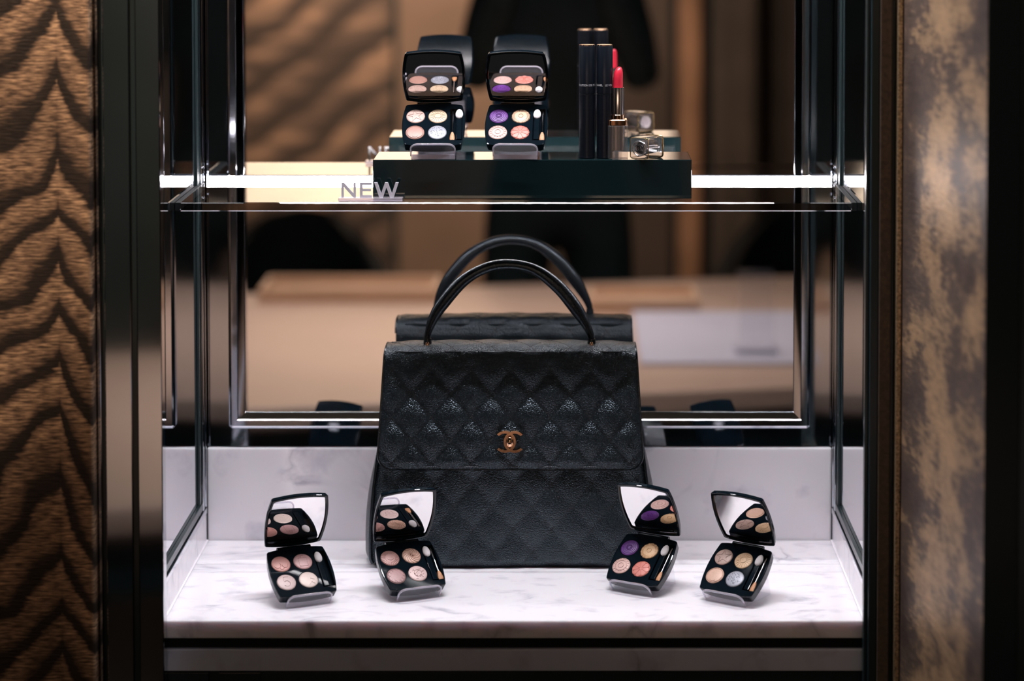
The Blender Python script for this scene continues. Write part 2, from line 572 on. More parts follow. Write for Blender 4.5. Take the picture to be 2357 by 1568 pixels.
pan_ = box('steel_backing', -0.3545, 0.3545, Yp, 0.3055, 0.1055, 1.130, M_STEEL)
add_local(pan_, bk)
gl = box('mirror_pane', -0.3068, 0.3068, Yp - 0.0035, Yp - 0.0002, 0.1445, 1.085, M_MIRROR)
add_local(gl, bk)
# frame: profile swept round the rectangle, mitred
prof = [(0.0, 0.0), (0.0, 0.0055), (0.0016, 0.0078), (0.0034, 0.0086), (0.0098, 0.0086), (0.0108, 0.0072), (0.0178, 0.0046), (0.0187, 0.0036), (0.0187, 0.0)]
FX, FZ0, FZ1 = 0.3252, 0.1268, 1.105
rc = 0.004


def frame_ring(wd, h):
    """rounded rectangle inset by wd"""
    x, z0, z1 = FX - wd, FZ0 + wd, FZ1 - wd
    r = max(rc - wd, 0.0001)
    pts = []
    for cx, cz, a0 in ((x - r, z0 + r, -90), (x - r, z1 - r, 0), (-x + r, z1 - r, 90), (-x + r, z0 + r, 180)):
        for k in range(5):
            a = radians(a0 + k * 22.5)
            pts.append((cx + r * cos(a), Yp - h, cz + r * sin(a)))
    return pts


V, F = loft([frame_ring(*p) for p in prof], False, False)
fr_ = mk('frame', V, F, M_CHROME, smooth=True, auto=0.25)
add_local(fr_, bk)

# ------------------------------------------------------------------ side mirrors
for sgn, side in ((-1, 'left'), (1, 'right')):
    sm = empty('side_mirror', (sgn * 0.355, 0.15, 0.0325))
    put(sm, 'tall mirror with dark metal frame lining the %s side of the niche' % side, 'mirror')
    o = box('mirror_pane', *sorted((sgn * 0.3552, sgn * 0.3615)), 0.001, 0.294, 0.036, 1.130, M_SIDEMIRROR)
    add_local(o, sm)
    o = box('bottom_rail', *sorted((sgn * 0.3495, sgn * 0.3551)), 0.001, 0.288, 0.0325, 0.0385, M_CHROME, bevel=0.0006)
    add_local(o, sm)
    o = box('bottom_rail', *sorted((sgn * 0.3512, sgn * 0.3551)), 0.001, 0.280, 0.0405, 0.0485, M_BLACKM, bevel=0.0006)
    add_local(o, sm)
    for y0, y1, xi, mm in ((0.2865, 0.2930, 0.3500, M_STEEL), (0.2800, 0.2850, 0.3515, M_CHROME), (0.2700, 0.2780, 0.3505, M_STEEL), (0.258, 0.266, 0.3525, M_BLACKM)):
        o = box('stile', *sorted((sgn * xi, sgn * 0.3551)), y0, y1, 0.039, 1.130, mm, bevel=0.0008)
        add_local(o, sm)

# ------------------------------------------------------------------ ceiling LED
ls = empty('led_strip', (0, 0.017, 1.131))
put(ls, 'line of small white diodes under the top of the niche', 'light strip')
o = box('housing', -0.335, 0.335, 0.0060, 0.0280, 1.1225, 1.1305, M_ALU)
add_local(o, ls)
V, F = [], []
for k in range(84):
    x = -0.328 + k * 0.0079
    v, f = boxvf(x - 0.0016, x + 0.0016, 0.0290, 0.0306, 1.1195, 1.1225, base=len(V))
    V += v
    F += f
o = mk('diode', V, F, M_LEDDOT)
o['kind'] = 'stuff'
add_local(o, ls)
t = box('niche_top_panel', -0.353, 0.353, 0.005, 0.294, 1.1310, 1.1330, M_BLACKM)
struct(t)

# ------------------------------------------------------------------ front trims and panels
lp = empty('polished_pillar', (-0.378, -0.01, FZ))
put(lp, 'polished dark bronze upright with a groove left of the niche', 'pillar')
for a, b_, y in ((-0.4027, -0.3762, -0.0200), (-0.3708, -0.3466, -0.0195)):
    o = box('face_strip', a, b_, y, -0.0008, FZ, 1.84, M_LACQ, bevel=0.0010)
    add_local(o, lp)
o = box('groove', -0.3763, -0.3707, -0.0160, -0.0008, FZ, 1.84, M_BLACKM)
add_local(o, lp)
o = box('recess', -0.4112, -0.4026, -0.0100, -0.0008, FZ, 1.84, M_BLACKM)
add_local(o, lp)
o = box('edge_bead', -0.4112, -0.4068, -0.0180, -0.0101, FZ, 1.84, M_STEEL, bevel=0.001)
add_local(o, lp)
lw = box('gilded_wall_panel', -1.6, -0.4112, -0.040, -0.0008, FZ, 1.84, M_GOLDPANEL, bevel=0.003, bseg=3)
put(lw, 'gilded panel with dark wood-grain bands at the left edge', 'wall panel')

rp = empty('black_pillar', (0.36, -0.01, FZ))
put(rp, 'narrow black and brown upright right of the niche', 'pillar')
for a, b_, y, mm in ((0.3478, 0.3515, -0.012, M_BLACKM), (0.3516, 0.3600, -0.0190, M_BLACKM), (0.3601, 0.3715, -0.0215, M_BROWNFELT), (0.3716, 0.3760, -0.0150, M_BLACKM)):
    o = box('face_strip', a, b_, y, -0.0008, FZ, 1.84, mm, bevel=0.0010)
    add_local(o, rp)
o = box('glitter_edge', 0.3761, 0.3815, -0.0290, -0.0008, FZ, 1.84, M_GLITTER, bevel=0.0012)
add_local(o, rp)
# splayed side wall coming towards the viewer
A0, A1 = Vector((0.3818, -0.030)), Vector((0.4155, -0.3005))
V = [(A0.x, A0.y, FZ), (A1.x, A1.y, FZ), (A1.x + 0.03, A1.y + 0.003, FZ), (A0.x + 0.03, A0.y + 0.003, FZ)]
V = V + [(x, y, 1.84) for x, y, z in V]
F = [(0, 3, 2, 1), (4, 5, 6, 7), (0, 1, 5, 4), (1, 2, 6, 5), (2, 3, 7, 6), (3, 0, 4, 7)]
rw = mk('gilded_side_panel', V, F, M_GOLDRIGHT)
rw.data.materials.append(M_BLACKM)          # black end grain facing the shopper
for p in rw.data.polygons:
    if p.normal.y < -0.9:
        p.material_index = 1
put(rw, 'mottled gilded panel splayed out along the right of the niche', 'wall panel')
t = box('black_return_panel', 0.4462, 1.6, -0.300, -0.262, FZ, 1.84, M_BLACKM)
put(t, 'black end panel at the far right edge', 'wall panel')

# ------------------------------------------------------------------ glass shelf and light bar
GY0, GZ0, GZ1 = 0.115, 0.3955, 0.4050
gs = empty('glass_shelf', (0, 0.2, GZ0))
put(gs, 'thick clear glass shelf with polished edge across the niche', 'shelf')
o = box('glass_plate', -0.3495, 0.3495, GY0, 0.2868, GZ0, GZ1, M_GLASS, bevel=0.0011, bseg=1)
o.data.materials.append(M_GLASSEDGE)
o.data.materials.append(clear_mat('shelf_glass_underside', (0.99, 0.99, 0.99), ior=1.12))
o.data.materials.append(clear_mat('shelf_glass_bevel', (0.55, 0.55, 0.56), ior=6.0))
for p in o.data.polygons:
    c = p.center
    if c.y < GY0 + 0.0012 and abs(p.normal.y) > 0.9:
        p.material_index = 1
    elif (c.y < GY0 + 0.0016 and c.z < (GZ0 + GZ1) / 2) or abs(p.normal.x) > 0.5:
        p.material_index = 3
    elif c.z < GZ0 + 0.0004:
        p.material_index = 2
add_local(o, gs)
for sgn in (-1, 1):
    o = box('shelf_bracket', *sorted((sgn * 0.3497, sgn * 0.3550)), 0.118, 0.288, GZ0 + 0.0005, GZ1 - 0.0005, M_SHADOW, bevel=0.0006)
    add_local(o, gs)
    o = tube('bracket_screw', [(sgn * 0.349, 0.2845, 0.4235), (sgn * 0.3555, 0.2845, 0.4235)], 0.0026, M_CHROME, n=12, up=Vector((0, 0, 1)))
    add_local(o, gs)
lb = empty('shelf_light_bar', (0, 0.29, 0.40))
put(lb, 'glowing white light bar along the back edge of the glass shelf', 'light bar')
o = box('housing', -0.348, 0.348, 0.2915, 0.2962, 0.4040, 0.4112, M_ALU)
add_local(o, lb)
for z0, z1 in ((0.4090, 0.4108), (0.4058, 0.4078)):
    o = box('diffuser', -0.3475, 0.3475, 0.2880, 0.2914, z0, z1, M_LED, bevel=0.0004)
    add_local(o, lb)

# ------------------------------------------------------------------ black riser
RZ0, RZ1 = 0.4052, 0.4463
t = box('display_riser', -0.1509, 0.1841, 0.1434, 0.2200, RZ0, RZ1, M_GLOSSBLK, bevel=0.0007)
put(t, 'glossy black riser block on the glass shelf', 'display riser')

# ------------------------------------------------------------------ NEW sign
sg = empty('letter_sign', (-0.152, 0.125, GZ1))
put(sg, 'small white NEW letter sign on a clear foot at the shelf edge', 'sign')
box('foot', -0.0333, 0.0335, -0.0035, 0.0080, 0.0002, 0.0036, M_ACRYLE, sg, bevel=0.0004)


def letter(polys, x, wd, ht):
    V, F = [], []
    for poly in polys:
        n = len(poly)
        b = len(V)
        for yy in (-0.0012, 0.0012):
            V.extend([(x + px * wd, yy, 0.0037 + pz * ht) for px, pz in poly])
        F.append(tuple(b + i for i in range(n)))
        F.append(tuple(b + n + i for i in range(n))[::-1])
        for i in range(n):
            j = (i + 1) % n
            F.append((b + i, b + j, b + n + j, b + n + i))
    o = mk('letter', V, F, M_WHITE, sg)
    o.data.materials.append(M_GLOSSBLK)      # letter backs coloured black for their unlit side
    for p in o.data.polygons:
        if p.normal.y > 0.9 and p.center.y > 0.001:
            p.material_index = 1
    return o


tk = 0.16
N_ = [(0, 0), (tk, 0), (tk, 0.72), (1 - tk, 0), (1, 0), (1, 1), (1 - tk, 1), (1 - tk, 0.28), (tk, 1), (0, 1)]
E_ = [(0, 0), (1, 0), (1, 0.16), (0.22, 0.16), (0.22, 0.43), (0.92, 0.43), (0.92, 0.58), (0.22, 0.58), (0.22, 0.84), (1, 0.84), (1, 1), (0, 1)]
W_ = [(0.21, 0), (0.35, 0), (0.5, 0.68), (0.65, 0), (0.79, 0), (1.0, 1), (0.87, 1), (0.72, 0.28), (0.56, 1), (0.44, 1), (0.28, 0.28), (0.13, 1), (0, 1)]
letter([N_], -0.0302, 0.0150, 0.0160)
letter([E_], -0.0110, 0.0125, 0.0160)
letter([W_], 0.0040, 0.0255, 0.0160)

# ================================================================== COMPACTS
CL, CT = 0.0635, 0.0105
SX, NX = CL + 0.0015, -0.0115


def set_tilt(deg, lift=0.0):
    global T, BETA, ZH, YH, LIFT
    LIFT = lift
    T = radians(deg)
    BETA = radians(deg - 10.5)
    ZH = SX * sin(T) - NX * cos(T) + 0.0012 + lift
    YH = SX * cos(T) + NX * sin(T)


set_tilt(40.7)


def B(x, s, n):
    return (x, YH - s * cos(T) - n * sin(T), ZH - s * sin(T) + n * cos(T))


def Lp(x, s, n):
    # the lid swings on a pin set behind the tray, so it opens a little back from it
    s, n = s * 1.05 - 0.0035, n - 0.0045
    return (x, YH - s * sin(BETA) - n * cos(BETA), ZH + s * cos(BETA) - n * sin(BETA))


def outline(inset=0.0, n=10, hm=0.0335, he=0.0300, bul=0.0028, c=0.0010):
    pts = []
    b = bul

    def side_x(s):
        return he + (hm - he) * (1 - ((s - CL / 2) / (CL / 2 - b)) ** 2)
    for k in range(n + 1):  # hinge edge, left to right
        x = -he + c + (2 * he - 2 * c) * k / n
        pts.append((x, b * (x / he) ** 2))
    for k in range(n + 1):
        s = b + c + (CL - 2 * b - 2 * c) * k / n
        pts.append((side_x(s), s))
    for k in range(n + 1):
        x = he - c - (2 * he - 2 * c) * k / n
        pts.append((x, CL - b * (x / he) ** 2))
    for k in range(n + 1):
        s = CL - b - c - (CL - 2 * b - 2 * c) * k / n
        pts.append((-side_x(s), s))
    return [(x * (1 - inset / hm), CL / 2 + (s - CL / 2) * (1 - inset / (CL / 2))) for x, s in pts]


PANS = [(-0.0193, 0.0197), (0.0042, 0.0197), (-0.0193, 0.0432), (0.0042, 0.0432)]
PR = 0.0099
SLOT = (0.0172, 0.0304, 0.0090, 0.0545)


def bool_cut(o, cutters):
    for c in cutters:
        md = o.modifiers.new('b', 'BOOLEAN')
        md.operation = 'DIFFERENCE'
        md.object = c
        md.solver = 'EXACT'
    dg = bpy.context.evaluated_depsgraph_get()
    me = bpy.data.meshes.new_from_object(o.evaluated_get(dg))
    o.modifiers.clear()
    o.data = me
    for c in cutters:
        bpy.data.objects.remove(c)
    return o


def make_base_mesh():
    rings = [[B(x, s, -CT) for x, s in outline(0.0016)], [B(x, s, -CT + 0.0010) for x, s in outline(0.0008)],
             [B(x, s, -0.0012) for x, s in outline(0.0)], [B(x, s, -0.0002) for x, s in outline(0.0004)], [B(x, s, 0.0) for x, s in outline(0.0012)]]
    V, F = loft(rings)
    o = mk('case_base', V, F, M_CASE)
    cut = []
    for px, ps in PANS:
        n = 40
        r0 = [B(px + 0.0104 * cos(2 * pi * k / n), ps + 0.0104 * sin(2 * pi * k / n), -0.0016) for k in range(n)]
        r1 = [B(px + 0.0106 * cos(2 * pi * k / n), ps + 0.0106 * sin(2 * pi * k / n), 0.003) for k in range(n)]
        V, F = loft([r0, r1])
        cut.append(mk('cutter', V, F, M_CASE))
    x0, x1, s0, s1 = SLOT
    v, f = boxvf(0, 1, 0, 1, 0, 1)
    V = [B(x0 + (x1 - x0) * a, s0 + (s1 - s0) * b, -0.0055 + 0.009 * c) for a, b, c in v]
    cut.append(mk('cutter', V, f, M_CASE))
    bool_cut(o, cut)
    me = o.data
    bpy.data.objects.remove(o)
    return me


BASES = {}


def shadow_mat(name, col, metal=0.0, rough=0.42, sp=0.10, nscale=700):
    m = mat(name, col, rough, metal, 0.4, noise=sp, nscale=nscale, bump=0.15, bscale=900)
    return m


def disc_pan(px, ps, m, par, scallop=0, depth=0.0):
    n = 48

    def rr(k, r):
        return r * (1 - depth * (0.5 + 0.5 * cos(scallop * 2 * pi * k / n)) ** 2) if scallop else r
    rings = []
    for r, h in ((PR, -0.0015), (PR, -0.0004), (PR * 0.97, 0.0000), (PR * 0.85, 0.0003), (PR * 0.5, 0.0007), (PR * 0.02, 0.0009)):
        rings.append([B(px + rr(k, r) * cos(2 * pi * k / n), ps + rr(k, r) * sin(2 * pi * k / n), h) for k in range(n)])
    V, F = loft(rings)
    return mk('eyeshadow_pan', V, F, m, par, smooth=True, auto=0.7)


def dome(r):
    t_ = min(r, 1.0)
    return 0.0009 - 0.0009 * t_ ** 1.6


def ribbons(px, ps, lines, m, par, wd=0.035, h=0.00030):
    """raised ridges drawn as polylines in the unit disc of the pan"""
    V, F = [], []
    for ln in lines:
        P = [Vector((x, y)) for x, y in ln]
        b = len(V)
        for i, p in enumerate(P):
            t_ = (P[min(i + 1, len(P) - 1)] - P[max(i - 1, 0)])
            if t_.length < 1e-6:
                t_ = Vector((1, 0))
            t_.normalize()
            nn = Vector((-t_.y, t_.x))
            for off, hh in ((-wd, -0.0001), (0, h), (wd, -0.0001)):
                q = p + nn * off
                r = q.length
                V.append(B(px + q.x * PR, ps - q.y * PR, dome(r) + hh))
        for i in range(len(P) - 1):
            for j in range(2):
                a = b + i * 3 + j
                F.append((a, a + 1, a + 4, a + 3))
    if V:
        return mk('embossing', V, F, m, par)


def circ(r, n=28, cx=0, cy=0, a0=0, a1=360):
    return [(cx + r * cos(radians(a0 + (a1 - a0) * k / n)), cy + r * sin(radians(a0 + (a1 - a0) * k / n))) for k in range(n + 1)]


def pattern(kind):
    L = []
    rnd = random.Random(kind)
    if kind == 'star':
        pts = []
        for k in range(11):
            r = 0.85 if k % 2 == 0 else 0.33
            a = radians(90 + k * 36 + 12)
            pts.append((r * cos(a), r * sin(a)))
        L.append(pts)
    elif kind == 'sun':
        L.append(circ(0.36))
        for k in range(18):
            a = 2 * pi * k / 18
            L.append([(0.44 * cos(a), 0.44 * sin(a)), (0.86 * cos(a), 0.86 * sin(a))])
    elif kind == 'ring':
        L.append(circ(0.86))
        L.append(circ(0.30, cx=0.0, cy=-0.45, a0=200, a1=340))
    elif kind == 'dots':
        for k in range(42):
            a, r = rnd.random() * 2 * pi, 0.72 * sqrt(rnd.random())
            x, y = r * cos(a), r * sin(a)
            L.append([(x - 0.02, y), (x + 0.02, y)])
    elif kind == 'rings':
        for r in (0.18, 0.34, 0.52, 0.70, 0.86):
            L.append(circ(r))
        for k in range(12):
            a = 2 * pi * k / 12
            L.append([(0.18 * cos(a), 0.18 * sin(a)), (0.34 * cos(a), 0.34 * sin(a))])
    elif kind == 'pale_rings':
        L += [circ(0.3), circ(0.62)]
        for k in range(16):
            a = 2 * pi * k / 16
            L.append(circ(0.10, 8, 0.78 * cos(a), 0.78 * sin(a), 0, 200))
    elif kind == 'radial':
        for k in range(34):
            a = 2 * pi * k / 34
            L.append([(0.66 * cos(a), 0.66 * sin(a)), (0.97 * cos(a), 0.97 * sin(a))])
        L.append(circ(0.25))
    elif kind == 'flower':
        for k in range(8):
            a = 2 * pi * (k + 0.5) / 8
            L.append([(0.16 * cos(a), 0.16 * sin(a)), (0.92 * cos(a), 0.92 * sin(a))])
        for k in range(8):
            a = 360 * k / 8
            L.append(circ(0.30, 10, 0.66 * cos(radians(a)), 0.66 * sin(radians(a)), a - 90, a + 90))
    elif kind == 'arcs':
        L.append(circ(0.34, 14, -0.42, -0.20, 180, 400))
        L.append(circ(0.30, 14, 0.36, -0.24, 150, 380))
        L.append(circ(0.22, 12, -0.02, -0.52, 190, 350))
    elif kind == 'square':
        L.append([(-0.45, -0.62), (0.45, -0.62), (0.45, 0.42), (-0.45, 0.42), (-0.45, -0.62)])
        L.append([(-0.12, 0.42), (-0.12, 0.70), (0.14, 0.70), (0.14, 0.42)])
    elif kind == 'five':
        L.append([(0.30, 0.62), (-0.22, 0.62), (-0.26, 0.08)])
        L.append(circ(0.34, 18, 0.0, -0.22, 130, -150))
    elif kind == 'faint':
        L.append([(-0.1, -0.75), (0.25, -0.35), (0.55, -0.60)])
        L.append([(0.2, 0.1), (0.6, -0.1)])
    elif kind == 'petal':
        for k in range(26):
            a = 2 * pi * k / 26
            L.append([(0.52 * cos(a), 0.52 * sin(a)), (0.74 * cos(a + 0.08), 0.74 * sin(a + 0.08)), (0.95 * cos(a), 0.95 * sin(a))])
        L.append(circ(0.34, 12, -0.0, 0.0, 200, 340))
    elif kind == 'swirl':
        for k in range(13):
            a = 2 * pi * k / 13
            L.append([((0.08 + 0.86 * q / 8) * cos(a + 1.3 * q / 8), (0.08 + 0.86 * q / 8) * sin(a + 1.3 * q / 8)) for q in range(9)])
    elif kind == 'quilt':
        for k in (-0.55, -0.18, 0.18, 0.55):
            h = sqrt(max(0, 0.86 ** 2 - k * k))
            c, s_ = cos(radians(38)), sin(radians(38))
            for sg_ in (1, -1):
                L.append([(k * c - (-h) * s_ * sg_, sg_ * k * s_ + (-h) * c), (k * c - h * s_ * sg_, sg_ * k * s_ + h * c)])
        L.append(circ(0.9))
    elif kind == 'speckle':
        for k in range(30):
            a, r = rnd.random() * 2 * pi, 0.82 * sqrt(rnd.random())
            x, y = r * cos(a), r * sin(a)
            b = rnd.random() * 2 * pi
            L.append([(x, y), (x + 0.14 * cos(b), y + 0.14 * sin(b))])
        L.append(circ(0.42))
    return L


SH = dict(
    taupe=((0.62, 0.42, 0.36), 'star'), cream=((0.74, 0.55, 0.38), 'sun'), rosewood=((0.52, 0.28, 0.23), 'ring'), silver=((0.40, 0.41, 0.48), 'dots'),
    purple=((0.16, 0.045, 0.28), 'rings'), peach=((0.80, 0.53, 0.36), 'radial'), shell=((0.82, 0.53, 0.48), 'pale_rings'), coral=((0.78, 0.27, 0.22), 'flower'),
    rose=((0.74, 0.35, 0.31), 'arcs'), dusty=((0.68, 0.38, 0.38), 'square'), blush=((0.74, 0.55, 0.53), 'five'), ivory=((0.90, 0.72, 0.66), 'faint'),
    copper=((0.60, 0.32, 0.29), 'petal'), apricot=((0.76, 0.46, 0.35), 'swirl'), mauve=((0.55, 0.32, 0.32), 'quilt'), petal=((0.84, 0.60, 0.58), 'speckle'),
    gold=((1.0, 0.64, 0.36), 'radial'), nude=((0.82, 0.52, 0.40), 'ring'), ochre=((0.98, 0.67, 0.42), 'sun'),
)


def cc_arcs(r, w_, sep, hgt, place, gap=42, nseg=26):
    """two interlocked open rings back to back, raised plates; place(x, y, h) -> 3D point"""
    V, F = [], []
    for sg_, lift in ((-1, 0.0), (1, hgt * 0.35)):
        b = len(V)
        for k in range(nseg + 1):
            a = radians(gap + (360 - 2 * gap) * k / nseg)
            ca, sa = cos(a), sin(a)
            for rr, hh in ((r, 0.0), (r - w_ * 0.12, hgt), (r - w_ * 0.88, hgt), (r - w_, 0.0)):
                V.append(place(sg_ * (sep / 2 + rr * ca), rr * sa, hh + (lift if hh else 0)))
        for k in range(nseg):
            for j in range(3):
                a_ = b + k * 4 + j
                F.append((a_, a_ + 1, a_ + 5, a_ + 4))
        F.append((b, b + 1, b + 2, b + 3))
        e = b + nseg * 4
        F.append((e + 3, e + 2, e + 1, e))
    return V, F


def make_compact(loc, rz, shades, label, group, sponge_left=True, brush=True):
    c = empty('eyeshadow_compact', loc, rz)
    put(c, label, 'makeup compact', group)
    if T not in BASES:
        BASES[T] = make_base_mesh()
    bo = bpy.data.objects.new('case_base', BASES[T])
    COL.objects.link(bo)
    bo.parent = c
    for (px, ps), sh in zip(PANS, shades):
        col, pat = SH[sh]
        col = tuple(q * 0.70 for q in col)
        m = shadow_mat('powder_' + sh, col, metal=0.25 if sh == 'silver' else 0.05, sp=0.22 if sh in ('silver', 'purple') else 0.07)
        p = disc_pan(px, ps, m, c, scallop=34 if pat == 'radial' else (8 if pat == 'flower' else 0), depth=0.05 if pat == 'radial' else 0.07)
        me = shadow_mat('emboss_' + sh, tuple(min(1.0, q * (1.25 if sh in ('purple', 'silver', 'coral') else 0.90)) for q in col), metal=0.1)
        ribbons(px, ps, pattern(pat), me, p, wd=0.030 if pat not in ('flower', 'dots') else 0.05, h=0.0005 if pat != 'dots' else 0.0007)
    # applicators in the slot
    xs, xb = (0.0214, 0.0276) if sponge_left else (0.0270, 0.0200)
    ap = mk('applicator', *loft([[B(xs + dx, s, -0.0012 + dn) for dx, dn in ((-0.0030, -0.002), (0.0030, -0.002), (0.0030, 0.0006), (0.0024, 0.0012), (-0.0024, 0.0012), (-0.0030, 0.0006))]
                                 for s in (0.0225, 0.0530)]), M_CASE, c, bevel=0.0002)
    n = 16
    rings = []
    for k in range(11):
        q = k / 10
        rr = sqrt(max(0.0, 1 - (2 * q - 1) ** 2)) * (0.86 + 0.28 * q)
        rings.append([B(xs + 0.0040 * max(rr, 0.02) * cos(2 * pi * j / n), 0.0095 + 0.0140 * q, 0.0002 + 0.0024 * max(rr, 0.02) * sin(2 * pi * j / n)) for j in range(n)])
    mk('sponge_tip', *loft(rings), M_SPONGE, ap, smooth=True)
    if brush:
        br = mk('brush', *tubevf([B(xb, 0.0120, -0.0016), B(xb, 0.0430, -0.0016)], 0.0010, 10, up=Vector((1, 0, 0))), M_CHROME, c, smooth=True, auto=0.9)
        rings = []
        for q, wd_, th in ((0, 0.0012, 0.0012), (0.3, 0.0022, 0.0013), (0.75, 0.0028, 0.0010), (1.0, 0.0024, 0.0004)):
            rings.append([B(xb + wd_ * cos(2 * pi * j / 10), 0.0425 + 0.0105 * q, -0.0014 + th * sin(2 * pi * j / 10)) for j in range(10)])
        mk('bristles', *loft(rings), M_BRISTLE, br, smooth=True, auto=0.9)
    # lid
    lt = 0.0062
    ld = mk('lid', *loft([[Lp(x, s, -lt) for x, s in outline(0.0022)], [Lp(x, s, -lt + 0.0010) for x, s in outline(0.0010)], [Lp(x, s, -0.0010) for x, s in outline(0.0)],
                          [Lp(x, s, -0.0002) for x, s in outline(0.0003)], [Lp(x, s, 0.0) for x, s in outline(0.0008)], [Lp(x, s, 0.0) for x, s in outline(0.0026)],
                          [Lp(x, s, -0.0017) for x, s in outline(0.0030)]]), M_CASE, c)
    ol = outline(0.0033)
    mk('lid_mirror', [Lp(x, s, -0.00158) for x, s in ol] + [Lp(x, s, -0.0017) for x, s in ol],
       loft([ol, ol])[1], M_MIRROR, ld)
    V, F = cc_arcs(0.0062, 0.0017, 0.0054, 0.0003, lambda x, y, h: Lp(x, CL / 2 + y, -lt - 0.0001 - h))
    mk('emblem', V, F, M_PRINT, ld)
    # hinge barrel
    mk('hinge', *tubevf([B(-0.018, -0.0006, -0.0030), B(0.018, -0.0006, -0.0030)], 0.0024, 10, up=Vector((0, 0, 1))), M_CASE, c, smooth=True, auto=0.9)
    return c


def make_stand(loc, rz, label, group):
    s_ = empty('compact_stand', loc, rz)
    put(s_, label, 'display stand', group)
    hw, rr = 0.0232, 0.0075
    n0, n1 = -0.0117, 0.0058
    out = [(-hw, n0), (hw, n0)]
    for k in range(7):
        a = radians(90 * k / 6)
        out.append((hw - rr + rr * cos(a), n1 - rr + rr * sin(a)))
    for k in range(7):
        a = radians(90 + 90 * k / 6)
        out.append((-hw + rr + rr * cos(a), n1 - rr + rr * sin(a)))
    sa, sb = CL + 0.0012, CL + 0.0036
    V, F = loft([[B(x, sb, n) for x, n in out], [B(x, sa, n) for x, n in out]])
    lip = mk('lip', V, F, M_ACRYL, s_)
    # bright polished rim of the lip
    rim = [B(x, (sa + sb) / 2, n) for x, n in out[1:] + out[:1]]
    mk('polished_rim', *tubevf(rim, 0.00095, 6, up=Vector(B(0, 1, 0)) - Vector(B(0, 0, 0)), aspect=1.25), M_ACRYLE, lip, smooth=True)
    yb = 0.052
    box('foot', -hw, hw, -0.0030, yb, 0.0001, 0.0014 + LIFT * 1.2, M_ACRYLE if LIFT else M_ACRYL, s_, bevel=0.0004)
    # sloping plate under the case, and the rear leg
    V = [B(x, s, n) for s in (0.012, CL - 0.001) for n in (-CT - 0.0023, -CT - 0.0002) for x in (-hw, hw)]
    F = [(0, 1, 3, 2), (4, 6, 7, 5), (0, 4, 5, 1), (2, 3, 7, 6), (0, 2, 6, 4), (1, 5, 7, 3)]
    mk('sloping_plate', V, F, M_ACRYL, s_)
    top = B(0, 0.013, -CT - 0.0014)
    V, F = loft([[(-hw, yb - 0.0022, 0.0015 + LIFT * 1.2), (hw, yb - 0.0022, 0.0015 + LIFT * 1.2), (hw, yb, 0.0015 + LIFT * 1.2), (-hw, yb, 0.0015 + LIFT * 1.2)],
                 [(-hw, top[1] - 0.0011, top[2]), (hw, top[1] - 0.0011, top[2]), (hw, top[1] + 0.0011, top[2]), (-hw, top[1] + 0.0011, top[2])]])
    mk('rear_leg', V, F, M_ACRYL, s_)
    return s_


COMP = [
    (36.3, (-0.2112, 0.0497, 0.0002), radians(24), ('rose', 'dusty', 'blush', 'ivory'), 'leftmost open black compact with four rose and pale pink eyeshadows on the marble', True, False),
    (35.4, (-0.1006, 0.0722, 0.0002), radians(23.6), ('copper', 'apricot', 'mauve', 'petal'), 'open black compact with rose, apricot and mauve eyeshadows at the lower left of the handbag', True, True),
    (38.5, (0.1214, 0.0919, 0.0002), radians(-30.3), ('purple', 'gold', 'shell', 'coral'), 'open black compact with purple and coral eyeshadows on the marble right of the handbag', True, True),
    (38.9, (0.2161, 0.0564, 0.0002), radians(-33.5), ('taupe', 'ochre', 'nude', 'silver'), 'rightmost open black compact with taupe, gold, peach and silver eyeshadows on the marble', True, True),
    (40.7, (-0.0878, 0.1468, RZ1 + 0.0002), radians(1.1), ('taupe', 'cream', 'rosewood', 'silver'), 'open black compact with taupe and silver eyeshadows at the left of the black riser', False, True),
    (40.7, (-0.0010, 0.1466, RZ1 + 0.0002), radians(-2.1), ('purple', 'peach', 'shell', 'coral'), 'open black compact with purple and coral eyeshadows on the black riser', True, True),
]
for tl, loc, rz, shades, lab, sl, brsh in COMP:
    set_tilt(tl, 0.0034 if loc[2] > 0.1 else 0.0)
    make_compact(loc, rz, shades, lab, 'open eyeshadow compacts', sl, brsh)
STL = ['clear stand holding the leftmost compact on the marble', 'clear stand under the compact at the lower left of the handbag',
       'clear stand under the purple and coral compact on the marble', 'clear stand holding the rightmost compact on the marble',
       'clear stand under the taupe and silver compact on the black riser', 'clear stand under the purple and coral compact on the black riser']
for (tl, loc, rz, *_), lab in zip(COMP, STL):
    set_tilt(tl, 0.0034 if loc[2] > 0.1 else 0.0)
    make_stand(loc, rz, lab, 'clear compact stands')

# ================================================================== MASCARA TUBES
def wrap_text(txt, size, r, a_mid, z, m, par):
    cu = bpy.data.curves.new('lettering', 'FONT')
    cu.body = txt
    cu.size = size
    cu.align_x = 'CENTER'
    cu.resolution_u = 3
    o = bpy.data.objects.new('tmp', cu)
    COL.objects.link(o)
    dg = bpy.context.evaluated_depsgraph_get()
    me = bpy.data.meshes.new_from_object(o.evaluated_get(dg))
    bpy.data.objects.remove(o)
    bm = bmesh.new()
    bm.from_mesh(me)
    bmesh.ops.subdivide_edges(bm, edges=[e for e in bm.edges if e.calc_length() > size * 0.25], cuts=2, use_grid_fill=True)
    bm.to_mesh(me)
    bm.free()
    for v in me.vertices:
        a = a_mid + v.co.x / r
        v.co = (r * cos(a), r * sin(a), z + v.co.y)
    me.materials.clear()
    me.materials.append(m)
    q = bpy.data.objects.new('lettering', me)
    COL.objects.link(q)
    q.parent = par
    return q


